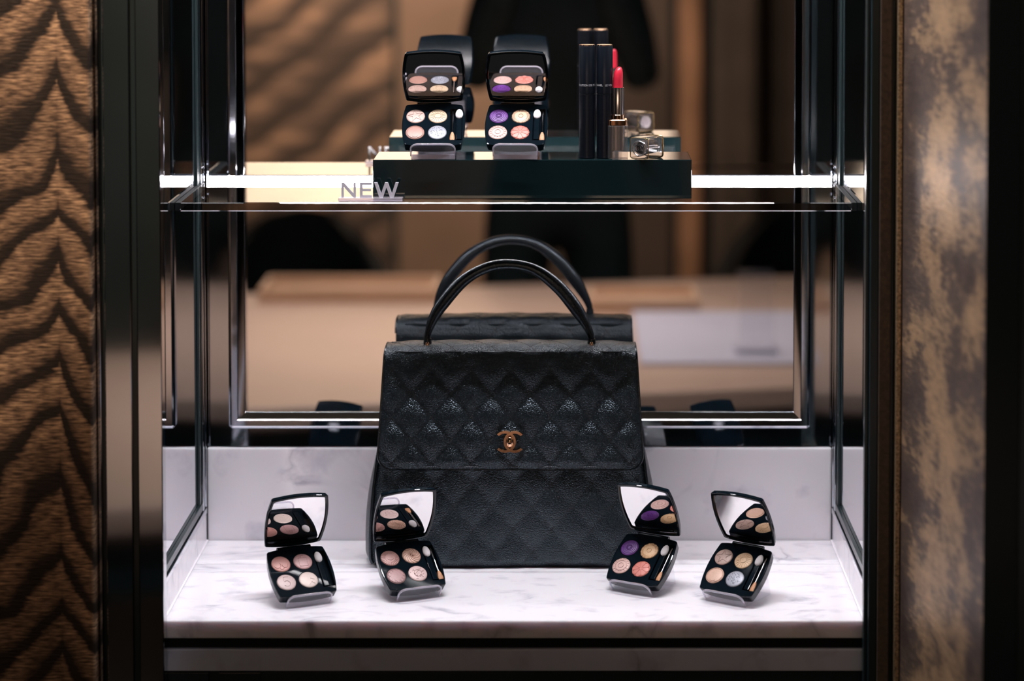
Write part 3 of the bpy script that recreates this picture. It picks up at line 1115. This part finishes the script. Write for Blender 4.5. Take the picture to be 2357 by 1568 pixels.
for (x, lab, txt, am) in ((0.0744, 'left black mascara tube on the riser', 'R\u00c9VOLUTION DE CHANEL', -86), (0.0929, 'right black mascara tube beside the lipstick on the riser', 'CHANEL   LE VOLUME', -84)):
    ms = empty('mascara_tube', (x, 0.1605, RZ1 + 0.0002))
    put(ms, lab, 'mascara', 'black mascara tubes')
    R_ = 0.0085
    # body with fine horizontal ribs
    prof_ = [(0.0, 0.0), (R_ - 0.0006, 0.0), (R_, 0.0006)]
    z = 0.002
    while z < 0.066:
        prof_ += [(R_, z), (R_ - 0.00010, z + 0.0004), (R_, z + 0.0008)]
        z += 0.0013
    prof_ += [(R_, 0.0675), (R_ - 0.0004, 0.0678)]
    lathe('tube_body', prof_ + [(0.0, 0.0678)], M_TUBE, ms, 36)
    cp = lathe('cap', [(0.0, 0.0680), (R_ - 0.0004, 0.0680), (R_, 0.0684), (R_, 0.1185), (R_ - 0.0003, 0.1190), (0.0, 0.1190)], M_TUBE, ms, 36)
    lathe('gold_top', [(0.0, 0.1191), (R_ - 0.0002, 0.1191), (R_ - 0.0001, 0.1196), (R_ - 0.0009, 0.1202), (0.0, 0.1203)], M_GOLD, cp, 36)
    wrap_text(txt, 0.0029, R_ + 0.00006, radians(am), 0.0765, M_PRINT, cp)

# ================================================================== LIPSTICK
def sq(hw, z, r=0.003, n=5, cx=0, cy=0):
    pts = []
    for sx_, sy_, a0 in ((1, 1, 0), (-1, 1, 90), (-1, -1, 180), (1, -1, 270)):
        for k in range(n):
            a = radians(a0 + 90 * k / (n - 1))
            pts.append((cx + sx_ * (hw - r) + r * cos(a), cy + sy_ * (hw - r) + r * sin(a), z))
    return pts


M_CRYSTAL = clear_mat('crystal_glass', (0.88, 0.86, 0.86), ior=2.0, haze=0.05, hazecol=(0.80, 0.76, 0.76))
M_SMOKE = mat('silver_metal', (0.80, 0.76, 0.76), 0.17, 1.0, bump=0.02, bscale=100)
lp_ = empty('lipstick', (0.1068, 0.1595, RZ1 + 0.0002))
put(lp_, 'opened red lipstick with a clear square base on the riser', 'lipstick')
gb = mk('glass_base', *loft([sq(0.0100, 0.0), sq(0.0106, 0.0006), sq(0.0106, 0.0344), sq(0.0100, 0.0350)]), M_CRYSTAL, lp_, smooth=True, auto=0.5)
mk('inner_tube', *loft([sq(0.0066, 0.0075, 0.0045), sq(0.0074, 0.0085, 0.0045), sq(0.0074, 0.0345, 0.0045)]), M_SMOKE, gb, smooth=True, auto=0.5)
mk('gold_collar', *loft([sq(0.0094, 0.0351), sq(0.0100, 0.0355), sq(0.0100, 0.0405), sq(0.0094, 0.0412)]), M_GOLD, lp_, smooth=True, auto=0.5)
lathe('gold_ring', [(0, 0.0413), (0.0070, 0.0413), (0.0073, 0.0417), (0.0073, 0.0458), (0.0069, 0.0463), (0, 0.0463)], M_GOLD, lp_, 36)
lathe('metal_sleeve', [(0, 0.0464), (0.0067, 0.0464), (0.0067, 0.0742), (0.0065, 0.0747), (0.0058, 0.0747), (0.0057, 0.0730), (0, 0.0730)], M_SMOKE, lp_, 36)
# bullet with slanted tip
rings = []
nb = 28
for q, rr in ((0.0, 1.0), (0.35, 1.0), (0.55, 0.99), (0.72, 0.93), (0.86, 0.78), (0.95, 0.52), (1.0, 0.12)):
    ring = []
    for k in range(nb):
        a = 2 * pi * k / nb
        x = 0.0053 * rr * cos(a)
        y = 0.0053 * rr * sin(a)
        slant = max(0.0, q - 0.35) * (x * 0.55 + y * 0.35 + 0.0053 * 0.4 * (q - 0.35))
        ring.append((x + 0.0016 * max(0, q - 0.5), y, 0.0730 + 0.0225 * q + slant))
    rings.append(ring)
mk('lipstick_bullet', *loft(rings), M_LIP, lp_, smooth=True, auto=1.2)

# cap lying on its side
cpz = empty('lipstick_cover', (0.1372, 0.1560, RZ1 + 0.0002), radians(-33))
put(cpz, 'square clear lipstick cap with gold edges lying on the riser', 'lipstick cap')


def capring(hw, y, r=0.0028, hz=None):
    return [(x, y, z_ + 0.0118) for x, z_, _ in sq(hw, 0, r)]


# local axis along Y, closed end at front (-Y)
cb = mk('glass_body', *loft([capring(0.0100, -0.0155), capring(0.0112, -0.0145), capring(0.0118, 0.0), capring(0.0112, 0.0145), capring(0.0108, 0.0150)]), M_CRYSTAL, cpz, smooth=True, auto=0.5)
n = 28
mk('inner_sleeve', *loft([[(0.0068 * cos(2 * pi * k / n), -0.0125, 0.0118 + 0.0068 * sin(2 * pi * k / n)) for k in range(n)],
                          [(0.0074 * cos(2 * pi * k / n), -0.0115, 0.0118 + 0.0074 * sin(2 * pi * k / n)) for k in range(n)],
                          [(0.0074 * cos(2 * pi * k / n), 0.0148, 0.0118 + 0.0074 * sin(2 * pi * k / n)) for k in range(n)]]), M_SMOKE, cb, smooth=True, auto=0.5)
for y in (-0.0148, 0.0148):
    P = capring(0.0110, y)
    P = P + P[:1]
    mk('gold_edge', *tubevf(P, 0.0005 if y < 0 else 0.0010, 8, up=Vector((0, 1, 0)), caps=False), M_GOLDB, cpz, smooth=True)
for a in (-1, 1):
    for c_ in (-1, 1):
        mk('gold_edge', *tubevf([(a * 0.0100, -0.0148, 0.0118 + c_ * 0.0100), (a * 0.0108, 0.0, 0.0118 + c_ * 0.0108), (a * 0.0101, 0.0148, 0.0118 + c_ * 0.0101)], 0.0004, 6, up=Vector((0, 0, 1))),
           M_GOLDB, cpz, smooth=True)
V, F = tubevf([(0.0076 * cos(2 * pi * k / 28), -0.0158, 0.0118 + 0.0076 * sin(2 * pi * k / 28)) for k in range(29)], 0.0007, 6, caps=False)
mk('end_ring', V, F, M_SMOKE, cpz, smooth=True)
V, F = cc_arcs(0.0036, 0.0010, 0.0030, 0.0006, lambda x, y, h: (x, -0.0156 - h, 0.0118 + y))
mk('emblem', V, F, M_CHROME, cpz)

# ================================================================== HANDBAG
bag = empty('handbag', (-0.0075, 0.218, 0.0002))
put(bag, 'black quilted leather top-handle handbag with gold clasp on the marble', 'handbag')
BX, BY = -0.0075, 0.218
DW, DH = 0.0425, 0.0500


def quilt(x, z, x0=0.0, z0=0.0, amp=0.0022, sharp=0.42):
    a = (x - x0) / DW + (z - z0) / DH
    b = (x - x0) / DW - (z - z0) / DH
    v = abs(sin(pi * a) * sin(pi * b))
    return amp * (v ** sharp)


def smooth01(t_):
    t_ = max(0.0, min(1.0, t_))
    return t_ * t_ * (3 - 2 * t_)


def bodyw(z):
    """half width of the body at height z"""
    k = z / 0.236
    w_ = 0.1555 - 0.0215 * smooth01((k - 0.10) / 0.95)
    if z < 0.012:
        w_ -= 0.006 * (1 - z / 0.012) ** 2
    return w_


def yfront(z):
    return -0.0355 + 0.0075 * smooth01((z - 0.06) / 0.17) - 0.0015 * sin(pi * min(z / 0.1, 1)) + (0.004 * (1 - z / 0.010) ** 2 if z < 0.010 else 0)


def yback(z):
    return 0.0420 - 0.0200 * smooth01(z / 0.22)


# body: horizontal slices
rings = []
NZ, NF, NS = 84, 96, 10
for i in range(NZ + 1):
    z = 0.2340 * i / NZ
    wz, yf, yb_ = bodyw(z), yfront(z), yback(z)
    ring = []
    for k in range(NF + 1):
        q = -1 + 2 * k / NF
        x = q * wz * 0.965
        edge = smooth01((1 - abs(q)) / 0.10)
        crn = 0.004 * (1 - smooth01((1 - abs(q)) / 0.05))
        fade = smooth01(z / 0.010)
        sag = 0.0015 * sin(5.1 * x / 0.15 + 9 * z / 0.2) * edge
        ring.append((x, yf + crn + sag - quilt(x, z, 0.002, -0.008, 0.0028, 0.6) * edge * fade, z))
    for k in range(1, NS):
        q = k / NS
        fold = 0.010 * sin(pi * q) * smooth01((z - 0.05) / 0.15)
        bul = 0.0035 * sin(pi * q)
        ring.append((wz * (0.965 + 0.035 * sin(pi * min(1, q * 1.0))) + bul - fold, yf + 0.004 + (yb_ - yf - 0.008) * q, z))
    for k in range(NF + 1):
        q = 1 - 2 * k / NF
        x = q * wz * 0.965
        edge = smooth01((1 - abs(q)) / 0.10)
        crn = 0.004 * (1 - smooth01((1 - abs(q)) / 0.05))
        ring.append((x, yb_ - crn + quilt(x, z, 0.002, -0.008, 0.0018) * edge * smooth01(z / 0.01), z))
    for k in range(1, NS):
        q = 1 - k / NS
        fold = 0.010 * sin(pi * q) * smooth01((z - 0.05) / 0.15)
        bul = 0.0035 * sin(pi * q)
        ring.append((-(wz * (0.965 + 0.035 * sin(pi * min(1, q)))) - bul + fold, yf + 0.004 + (yb_ - yf - 0.008) * q, z))
    rings.append(ring)
V, F = loft(rings)
body = mk('bag_body', V, F, M_LEATHER, bag, smooth=True, auto=1.2)
# thread sunk into the quilting of the front
V, F = [], []
for sgn in (1, -1):
    for m_ in range(-12, 13):
        P = []
        for k in range(60):
            z = 0.006 + 0.104 * k / 59
            x = 0.002 + DW * (m_ - sgn * (z + 0.008) / DH)
            if abs(x) < bodyw(z) * 0.965 - 0.006:
                P.append((x, yfront(z) - 0.0001 + 0.0015 * sin(5.1 * x / 0.15 + 9 * z / 0.2), z))
        if len(P) > 2:
            v, f = tubevf(P, 0.00042, 5, base=len(V))
            V += v
            F += f
o = mk('quilting_thread', V, F, M_STITCH, body)
o['kind'] = 'stuff'
# piping down the front edges
for s_ in (-1, 1):
    P = []
    for i in range(40):
        z = 0.004 + 0.222 * i / 39
        P.append((s_ * (bodyw(z) * 0.972 + 0.0004), yfront(z) + 0.0030, z))
    tube('piping', P, 0.0016, M_LEATHER2, bag, n=8)
    P = []
    for i in range(40):
        z = 0.004 + 0.222 * i / 39
        P.append((s_ * (bodyw(z) * 0.972 + 0.0004), yback(z) - 0.0030, z))
    tube('piping', P, 0.0016, M_LEATHER2, bag, n=8)

# flap: profile from behind over the top and down the front
ZT = 0.2365


def flap_profile():
    pts = []
    yb0, yf0 = 0.0245, -0.0310
    # back rise
    for k in range(6):
        pts.append((yb0 + 0.0008, ZT - 0.052 + 0.038 * k / 5))
    # over the top (ellipse)
    cy, ry, rz_ = (yb0 + yf0) / 2, (yb0 - yf0) / 2, 0.0170
    for k in range(1, 24):
        a = pi * k / 24
        ex = 0.74
        pts.append((cy + ry * (abs(cos(a)) ** ex) * (1 if cos(a) > 0 else -1), ZT - rz_ + rz_ * (sin(a) ** ex)))
    z0 = ZT - rz_
    for k in range(0, 71):
        q = k / 70
        z = z0 - (z0 - 0.1085) * q
        pts.append((-0.0312 - 0.0075 * smooth01(q) - 0.0010 * sin(pi * q), z))
    return pts


FP = flap_profile()
# arc length
acc = [0.0]
for i in range(1, len(FP)):
    acc.append(acc[-1] + sqrt((FP[i][0] - FP[i - 1][0]) ** 2 + (FP[i][1] - FP[i - 1][1]) ** 2))
TOT = acc[-1]
NXF = 120


def flap_hw(t_):
    d_end = TOT - t_
    zrel = max(0.0, min(1.0, (t_ - (TOT - 0.135)) / 0.135))
    hw = 0.1345 + 0.0085 * zrel
    r = 0.017
    if d_end < r:
        hw -= r - sqrt(max(0, r * r - (r - d_end) ** 2))
    return hw


def flap_pt(i, q, off):
    y, z = FP[i]
    y0, z0 = FP[max(i - 1, 0)]
    y1, z1 = FP[min(i + 1, len(FP) - 1)]
    tx, tz = y1 - y0, z1 - z0
    l_ = sqrt(tx * tx + tz * tz)
    ny, nz_ = -(-tz) / l_, -(tx) / l_
    # outward normal: on the front it must point to -Y
    ny, nz_ = tz / l_, -tx / l_
    x = q * flap_hw(acc[i])
    crown = 0.0022 * (1 - q * q) * (1 if FP[i][1] > ZT - 0.02 else max(0.0, 1 - (ZT - 0.02 - FP[i][1]) / 0.02))
    return (x, y + ny * off, z + nz_ * off + crown)


def flap_q(i, q):
    x = q * flap_hw(acc[i])
    d_end = TOT - acc[i]
    edge = smooth01((1 - abs(q)) * 0.14 / 0.010) * smooth01(d_end / 0.010) * smooth01(acc[i] / 0.006)
    # lines cross on the front top edge at x0 spacing DW
    top = 1.0 - 0.7 * smooth01((d_end - 0.095) / 0.025)   # stretched flatter over the top
    return quilt(x, d_end, 0.0002, 0.0060, 0.0046, 0.72) * edge * top


front, back_ = [], []
for i in range(len(FP)):
    front.append([flap_pt(i, -1 + 2 * k / NXF, 0.0012 + flap_q(i, -1 + 2 * k / NXF)) for k in range(NXF + 1)])
    back_.append([flap_pt(i, -1 + 2 * k / NXF, -0.0012) for k in range(NXF + 1)])
V, F = loft(front, False, False, closed=False)
n1 = NXF + 1
nv = len(V)
for r in back_:
    V += r
NR = len(FP)
for i in range(NR - 1):
    for j in range(NXF):
        a = nv + i * n1 + j
        F.append((a, a + n1, a + n1 + 1, a + 1))
for i in range(NR - 1):
    a, b = i * n1, (i + 1) * n1
    F.append((a, b, nv + b, nv + a))
    a, b = i * n1 + NXF, (i + 1) * n1 + NXF
    F.append((b, a, nv + a, nv + b))
for j in range(NXF):
    F.append((j, nv + j, nv + j + 1, j + 1))
    a = (NR - 1) * n1 + j
    F.append((a, a + 1, nv + a + 1, nv + a))
flap = mk('flap', V, F, M_LEATHER, bag, smooth=True, auto=1.0)
# bound edge along the sides and bottom of the flap
P = []
for i in range(6, NR):
    P.append(flap_pt(i, -1, 0.0004))
for k in range(1, NXF):
    P.append(flap_pt(NR - 1, -1 + 2 * k / NXF, 0.0004))
for i in range(NR - 1, 5, -1):
    P.append(flap_pt(i, 1, 0.0004))
tube('edge_binding', P, 0.0013, M_LEATHER2, flap, n=6)
# stitching: short dashes along the flap border, and thread lines along the quilting on the top
V, F = [], []
for k in range(2, NXF - 1):
    if k % 1 == 0:
        q0, q1 = -1 + 2 * (k + 0.15) / NXF, -1 + 2 * (k + 0.8) / NXF
        if abs(q0) > 0.86:
            continue
        i = NR - 3
        v, f = tubevf([flap_pt(i, q0, 0.0019), flap_pt(i, q1, 0.0019)], 0.00028, 5, base=len(V))
        V += v
        F += f
o = mk('border_stitching', V, F, mat('grey_thread', (0.10, 0.11, 0.13), 0.4, noise=0.1), flap)
# quilting thread on flap: sample lines in (x, d) where a or b is an integer
V, F = [], []


def d_to_i(d):
    t_ = TOT - d
    for i in range(1, NR):
        if acc[i] >= t_:
            return i, (t_ - acc[i - 1]) / max(1e-9, acc[i] - acc[i - 1])
    return NR - 1, 1.0


for sgn in (1, -1):
    for m_ in range(-12, 13):
        P = []
        for k in range(150):
            d = 0.004 + (TOT - 0.008) * k / 149
            x = 0.0002 + DW * (m_ - sgn * (d - 0.0060) / DH)
            i, _f = d_to_i(d)
            hw = flap_hw(acc[i])
            if abs(x) > hw - 0.004:
                if len(P) > 2:
                    v, f = tubevf(P, 0.00042, 5, base=len(V))
                    V += v
                    F += f
                P = []
                continue
            p0, p1 = Vector(flap_pt(i - 1, x / flap_hw(acc[i - 1]), 0.0013)), Vector(flap_pt(i, x / hw, 0.0013))
            P.append(p0.lerp(p1, _f))
        if len(P) > 2:
            v, f = tubevf(P, 0.00042, 5, base=len(V))
            V += v
            F += f
o = mk('quilting_thread', V, F, M_STITCH, flap)
o['kind'] = 'stuff'

# handle
HO = [(-0.1016, 0.2385), (-0.1008, 0.2500), (-0.0969, 0.2668), (-0.0877, 0.2852), (-0.0666, 0.3092), (-0.0401, 0.3257), (-0.0127, 0.3314), (0.0193, 0.3257), (0.0467, 0.3083), (0.0696, 0.2806), (0.0815, 0.2511), (0.0824, 0.2385)]
HI = [(-0.0952, 0.2385), (-0.0935, 0.2500), (-0.0860, 0.2655), (-0.0749, 0.2800), (-0.0545, 0.3035), (-0.0345, 0.3155), (-0.0127, 0.3202), (0.0130, 0.3160), (0.0376, 0.2972), (0.0559, 0.2755), (0.0735, 0.2535), (0.0775, 0.2390)]


def cat(pts, n):
    """Catmull-Rom resample"""
    out = []
    P = [Vector(p) for p in pts]
    m_ = len(P) - 1
    for k in range(n + 1):
        t_ = k / n * m_
        i = min(int(t_), m_ - 1)
        u = t_ - i
        p0, p1, p2, p3 = P[max(i - 1, 0)], P[i], P[i + 1], P[min(i + 2, m_)]
        out.append(0.5 * ((2 * p1) + (p2 - p0) * u + (2 * p0 - 5 * p1 + 4 * p2 - p3) * u * u + (3 * p1 - p0 - 3 * p2 + p3) * u ** 3))
    return out


o_, i_ = cat(HO, 72), cat(HI, 72)
HY = -0.013
P, Rr = [], []
for a, b in zip(o_, i_):
    c_ = (a + b) / 2
    P.append((c_.x - BX, HY, c_.y))
    Rr.append((a - b).length / 2)
hd = tube('handle', P, Rr, M_LEATHER2, bag, n=20, aspect=1.0)
# seam lines along the handle's inner side
tube('handle_seam', [Vector(p) + (Vector((-0.0053, 0, 0.262)) - Vector(p)).normalized() * (r * 0.62) + Vector((0, -r * 0.80, 0)) for p, r in list(zip(P, Rr))[4:-4]], 0.00035, M_STITCH, hd, n=5)
for x in (-0.0974, 0.0797):
    hb = lathe('handle_mount', [(0, 0.2345), (0.0042, 0.2345), (0.0046, 0.2400), (0.0040, 0.2450), (0, 0.2458)], M_LEATHER2, bag, 20, loc=(x - BX, HY, 0))
    lathe('gold_stud', [(0, 0), (0.0016, 0.0), (0.0023, 0.0012), (0.0023, 0.0042), (0.0014, 0.0056), (0, 0.006)], M_GOLD, hb, 16, loc=(x - BX, HY - 0.0042, 0.2365))

# clasp
cl = empty('clasp', (0, 0, 0))
cl.parent = bag
CXc, CZc = -0.0005, 0.1395
CYc = -0.0425
V, F = cc_arcs(0.0122, 0.0036, 0.0104, 0.0016, lambda x, y, h: (CXc + x, CYc - h, CZc + y), gap=44)
mk('interlocked_emblem', V, F, M_GOLD, cl, smooth=False)
rings = []
for q, h in ((1.0, 0.0), (1.0, 0.0030), (0.93, 0.0040), (0.72, 0.0052), (0.35, 0.0060), (0.02, 0.0062)):
    rings.append([(CXc + 0.0042 * q * cos(2 * pi * k / 24), CYc + 0.001 - h, CZc + 0.0060 * q * sin(2 * pi * k / 24)) for k in range(24)])
mk('turn_lock', *loft(rings), M_GOLD, cl, smooth=True, auto=0.9)
mk('lock_plate', *loft([[(CXc + 0.0056 * cos(2 * pi * k / 24), CYc + y_, CZc + 0.0085 * sin(2 * pi * k / 24)) for k in range(24)] for y_ in (0.0015, -0.0004)]), M_GOLD, cl, smooth=True, auto=0.7)

# ================================================================== STORE SEEN IN THE MIRROR
TZ = -0.15
tb = empty('display_table', (-0.15, -1.796, FZ), radians(-11))
put(tb, 'long beige display table reflected in the mirror', 'table')
box('table_top', -1.45, 1.45, -0.50, 0.66, 0.76, 0.80, M_BEIGE, tb, bevel=0.006)
for sx_ in (-1, 1):
    for y_ in (-0.44, 0.60):
        box('leg', *sorted((sx_ * 1.36, sx_ * 1.42)), y_ - 0.03, y_ + 0.03, 0.0, 0.76, M_BLACKM, tb)
box('apron', -1.36, 1.36, -0.43, 0.60, 0.66, 0.76, M_BLACKM, tb)
t = box('table_sheen', 0.19, 0.80, -1.95, -1.42, TZ + 0.0005, TZ + 0.008, M_PALE, bevel=0.002)  # pale sheet stands in for a light reflection on the glossy tabletop
put(t, 'pale lavender sheet in place of a sheen on the right of the reflected table', 'sheen')
ab = empty('acrylic_block', (0.41, -1.52, TZ + 0.0085))
put(ab, 'tall clear acrylic box on the pale sheen of the reflected table', 'acrylic box')
box('shell', -0.034, 0.034, -0.03, 0.03, 0.0, 0.150, M_ACRYL, ab, bevel=0.002)
box('tray_base', -0.038, 0.038, -0.034, 0.034, 0.0, 0.01, M_PALE, ab)
for x0, x1, y0, lab in ((-0.60, -0.22, -2.18, 'shallow beige tray at the far left of the reflected table'), (0.10, 0.33, -2.05, 'small beige tray behind the pale sheen on the reflected table')):
    tr = empty('beige_tray', ((x0 + x1) / 2, y0, TZ + 0.0005))
    put(tr, lab, 'tray')
    hw = (x1 - x0) / 2
    box('tray_floor', -hw, hw, -0.09, 0.09, 0.0, 0.012, M_BEIGE2, tr, bevel=0.002)
    for q in (-1, 1):
        box('tray_rim', -hw, hw, *sorted((q * 0.090, q * 0.078)), 0.012, 0.030, M_BEIGE2, tr, bevel=0.002)
        box('tray_rim', *sorted((q * hw, q * (hw - 0.012))), -0.078, 0.078, 0.012, 0.030, M_BEIGE2, tr, bevel=0.002)
# rear wall panels
t = box('gilded_rear_panel', -1.10, -0.515, -4.895, -4.86, FZ, 1.84, M_GOLDROOM, bevel=0.004)
put(t, 'gilded grain panel on the reflected rear wall at left', 'wall panel')
t = box('taupe_rear_panel', -0.495, -0.02, -4.895, -4.85, FZ, 1.84, M_TAUPE, bevel=0.004)
put(t, 'plain taupe panel on the reflected rear wall', 'wall panel')
t = box('brown_rear_panel', -0.02, 0.40, -4.895, -4.87, FZ, 1.84, mat('umber_panel', (0.085, 0.058, 0.045), 0.6, noise=0.2, nscale=2), bevel=0.004)
put(t, 'dull brown panel on the reflected rear wall behind the person', 'wall panel')
t = box('amber_rear_post', 0.425, 0.495, -4.895, -4.84, FZ, 1.84, M_ORANGE, bevel=0.004)
put(t, 'narrow amber brown post on the reflected rear wall', 'post')
for x0, x1, lab in ((-1.35, 0.40, 'wide backlit cream panel high on the rear wall'), (0.85, 1.4, 'backlit cream panel above the curtain')):
    t = box('backlit_panel', x0, x1, -4.84 if x0 < 0 else -4.745, -4.80 if x0 < 0 else -4.72, 0.86, 1.50, M_BACKLIT, bevel=0.004)
    put(t, lab, 'light panel')
# curtain with folds
rings = []
for zz in (FZ + 0.02, 1.83):
    r1, r2 = [], []
    for k in range(121):
        x = 0.53 + 1.9 * k / 120
        y = -4.80 + 0.035 * sin(x * 31) + 0.015 * sin(x * 67 + 1)
        r1.append((x, y, zz))
        r2.append((x, y - 0.006, zz))
    rings.append(r1 + r2[::-1])
t = mk('curtain', *loft(rings), M_CURTAIN, smooth=True, auto=0.8)
put(t, 'dark brown pleated curtain reflected at the right', 'curtain')


def chair(loc, rz, lab):
    c = empty('tub_chair', loc, rz)
    put(c, lab, 'chair', 'black tub chairs')
    rings = []
    for zz, r in ((0.40, 0.96), (0.60, 0.99), (0.78, 1.0), (0.86, 0.99), (0.885, 0.96)):
        ro, ri = [], []
        for k in range(25):
            a = radians(-20 + 220 * k / 24)
            drop = 0.20 * abs(cos(a)) ** 2.2 * (zz - 0.40) / 0.485
            ro.append((0.27 * r * cos(a), 0.26 * r * sin(a), zz - drop))
            ri.append((0.21 * cos(a), 0.20 * sin(a), zz - drop))
        rings.append(ro + ri[::-1])
    mk('backrest', *loft(rings), M_CHAIR, c, smooth=True, auto=0.9)
    lathe('seat', [(0, 0.34), (0.23, 0.34), (0.25, 0.37), (0.25, 0.44), (0.22, 0.47), (0, 0.48)], M_CHAIR, c, 28)
    for k in range(4):
        a = radians(45 + 90 * k)
        tube('leg', [(0.17 * cos(a), 0.17 * sin(a), 0.345), (0.21 * cos(a), 0.21 * sin(a), 0.0)], [0.016, 0.011], M_BLACKM, c, n=8, up=Vector((1, 0, 0)))
    return c


chair((-0.60, -2.72, FZ), radians(180), 'black tub chair reflected left of the person, behind the table')
chair((0.66, -2.86, FZ), radians(180), 'black tub chair reflected right of the person, behind the table')

# person in black, standing behind the table with hands raised to the face
pr = empty('person', (0.035, -2.68, FZ))
put(pr, 'person in black clothes reflected in the middle of the large mirror', 'person')


def skin(name, verts, edges, radii, m, par, root=0, sub=2):
    me = bpy.data.meshes.new(name)
    me.from_pydata(verts, edges, [])
    o = bpy.data.objects.new(name, me)
    COL.objects.link(o)
    md = o.modifiers.new('skin', 'SKIN')
    md.use_smooth_shade = True
    for i, r in enumerate(radii):
        sv = me.skin_vertices[0].data[i]
        sv.radius = r if isinstance(r, tuple) else (r, r)
        sv.use_root = (i == root)
    o.modifiers.new('sub', 'SUBSURF').levels = sub
    o.modifiers['sub'].render_levels = sub
    dg = bpy.context.evaluated_depsgraph_get()
    me2 = bpy.data.meshes.new_from_object(o.evaluated_get(dg))
    me2.materials.clear()
    me2.materials.append(m)
    for p in me2.polygons:
        p.use_smooth = True
    o.modifiers.clear()
    o.data = me2
    o.parent = par
    return o


# body frame: x right, y forward (+Y is towards the niche), z up from floor; eye level 1.68
PV = [(0, 0, 0.96), (0, 0.01, 1.12), (0, 0.01, 1.28), (0, 0.0, 1.42), (0, 0.0, 1.50),
      (-0.10, 0, 0.90), (-0.11, 0.02, 0.50), (-0.115, 0.0, 0.10), (-0.12, 0.10, 0.045),
      (0.10, 0, 0.90), (0.11, 0.02, 0.50), (0.115, 0.0, 0.10), (0.12, 0.10, 0.045),
      (-0.155, 0, 1.44), (-0.20, 0.07, 1.22), (-0.11, 0.20, 1.46), (0.155, 0, 1.44), (0.20, 0.07, 1.22), (0.11, 0.20, 1.46)]
PE = [(0, 1), (1, 2), (2, 3), (3, 4), (0, 5), (5, 6), (6, 7), (7, 8), (0, 9), (9, 10), (10, 11), (11, 12), (3, 13), (13, 14), (14, 15), (3, 16), (16, 17), (17, 18)]
PRr = [(0.150, 0.105), (0.135, 0.10), (0.150, 0.11), (0.13, 0.09), (0.062, 0.062), (0.092, 0.095), (0.062, 0.066), (0.042, 0.044), (0.045, 0.035),
       (0.092, 0.095), (0.062, 0.066), (0.042, 0.044), (0.045, 0.035), (0.062, 0.062), (0.046, 0.048), (0.034, 0.036), (0.062, 0.062), (0.046, 0.048), (0.034, 0.036)]
skin('clothed_body', PV, PE, PRr, M_CLOTH, pr)
HV = [(0, 0.005, 1.49), (0, 0.02, 1.56), (0, 0.035, 1.61), (0, 0.03, 1.69), (0, 0.01, 1.76)]
skin('head', HV, [(0, 1), (1, 2), (2, 3), (3, 4)], [0.050, 0.050, (0.060, 0.075), (0.074, 0.092), (0.058, 0.072)], M_SKIN, pr)
skin('hair', [(0, -0.02, 1.66), (0, -0.015, 1.73), (0, 0.005, 1.79)], [(0, 1), (1, 2)], [(0.080, 0.088), (0.084, 0.094), (0.060, 0.072)], M_HAIR, pr)
lathe('nose', [(0.0, 0), (0.014, 0.004), (0.010, 0.03), (0.004, 0.05), (0.0, 0.052)], M_SKIN, pr, 12, loc=(0, 0.118, 1.635))
for s_ in (-1, 1):
    lathe('eye', [(0, -0.010), (0.007, -0.007), (0.010, 0), (0.007, 0.007), (0, 0.010)], M_SPONGE, pr, 12, loc=(s_ * 0.030, 0.108, 1.682))
    lathe('ear', [(0, -0.03), (0.010, -0.02), (0.014, 0.005), (0.010, 0.025), (0, 0.03)], M_SKIN, pr, 12, loc=(s_ * 0.078, 0.02, 1.675))
    hv = [(s_ * 0.110, 0.205, 1.465), (s_ * 0.092, 0.215, 1.52), (s_ * 0.080, 0.22, 1.555)]
    he_ = [(0, 1), (1, 2)]
    hr = [0.028, (0.040, 0.018), (0.040, 0.016)]
    for k, (dx, ln) in enumerate(((-0.030, 0.070), (-0.010, 0.080), (0.010, 0.076), (0.030, 0.060))):
        b = len(hv)
        x0 = s_ * 0.080 + dx
        hv += [(x0, 0.224, 1.575), (x0 - s_ * 0.012, 0.236, 1.575 + ln * 0.5), (x0 - s_ * 0.028, 0.232, 1.575 + ln * 0.8)]
        he_ += [(2, b), (b, b + 1), (b + 1, b + 2)]
        hr += [0.0095, 0.0085, 0.0075]
    b = len(hv)
    hv += [(s_ * 0.055, 0.228, 1.535), (s_ * 0.038, 0.236, 1.560)]
    he_ += [(1, b), (b, b + 1)]
    hr += [0.011, 0.009]
    skin('hand', hv, he_, hr, M_SKIN, pr, sub=1)
lathe('mouth', [(0, -0.006), (0.018, -0.003), (0.020, 0), (0.016, 0.004), (0, 0.006)], mat('lips', (0.40, 0.16, 0.14), 0.5, noise=0.05), pr, 14, loc=(0, 0.100, 1.605))

# unlink nothing else; every mesh gets at least one material
for o in bpy.data.objects:
    if o.type == 'MESH' and not o.data.materials:
        o.data.materials.append(M_BLACKM)
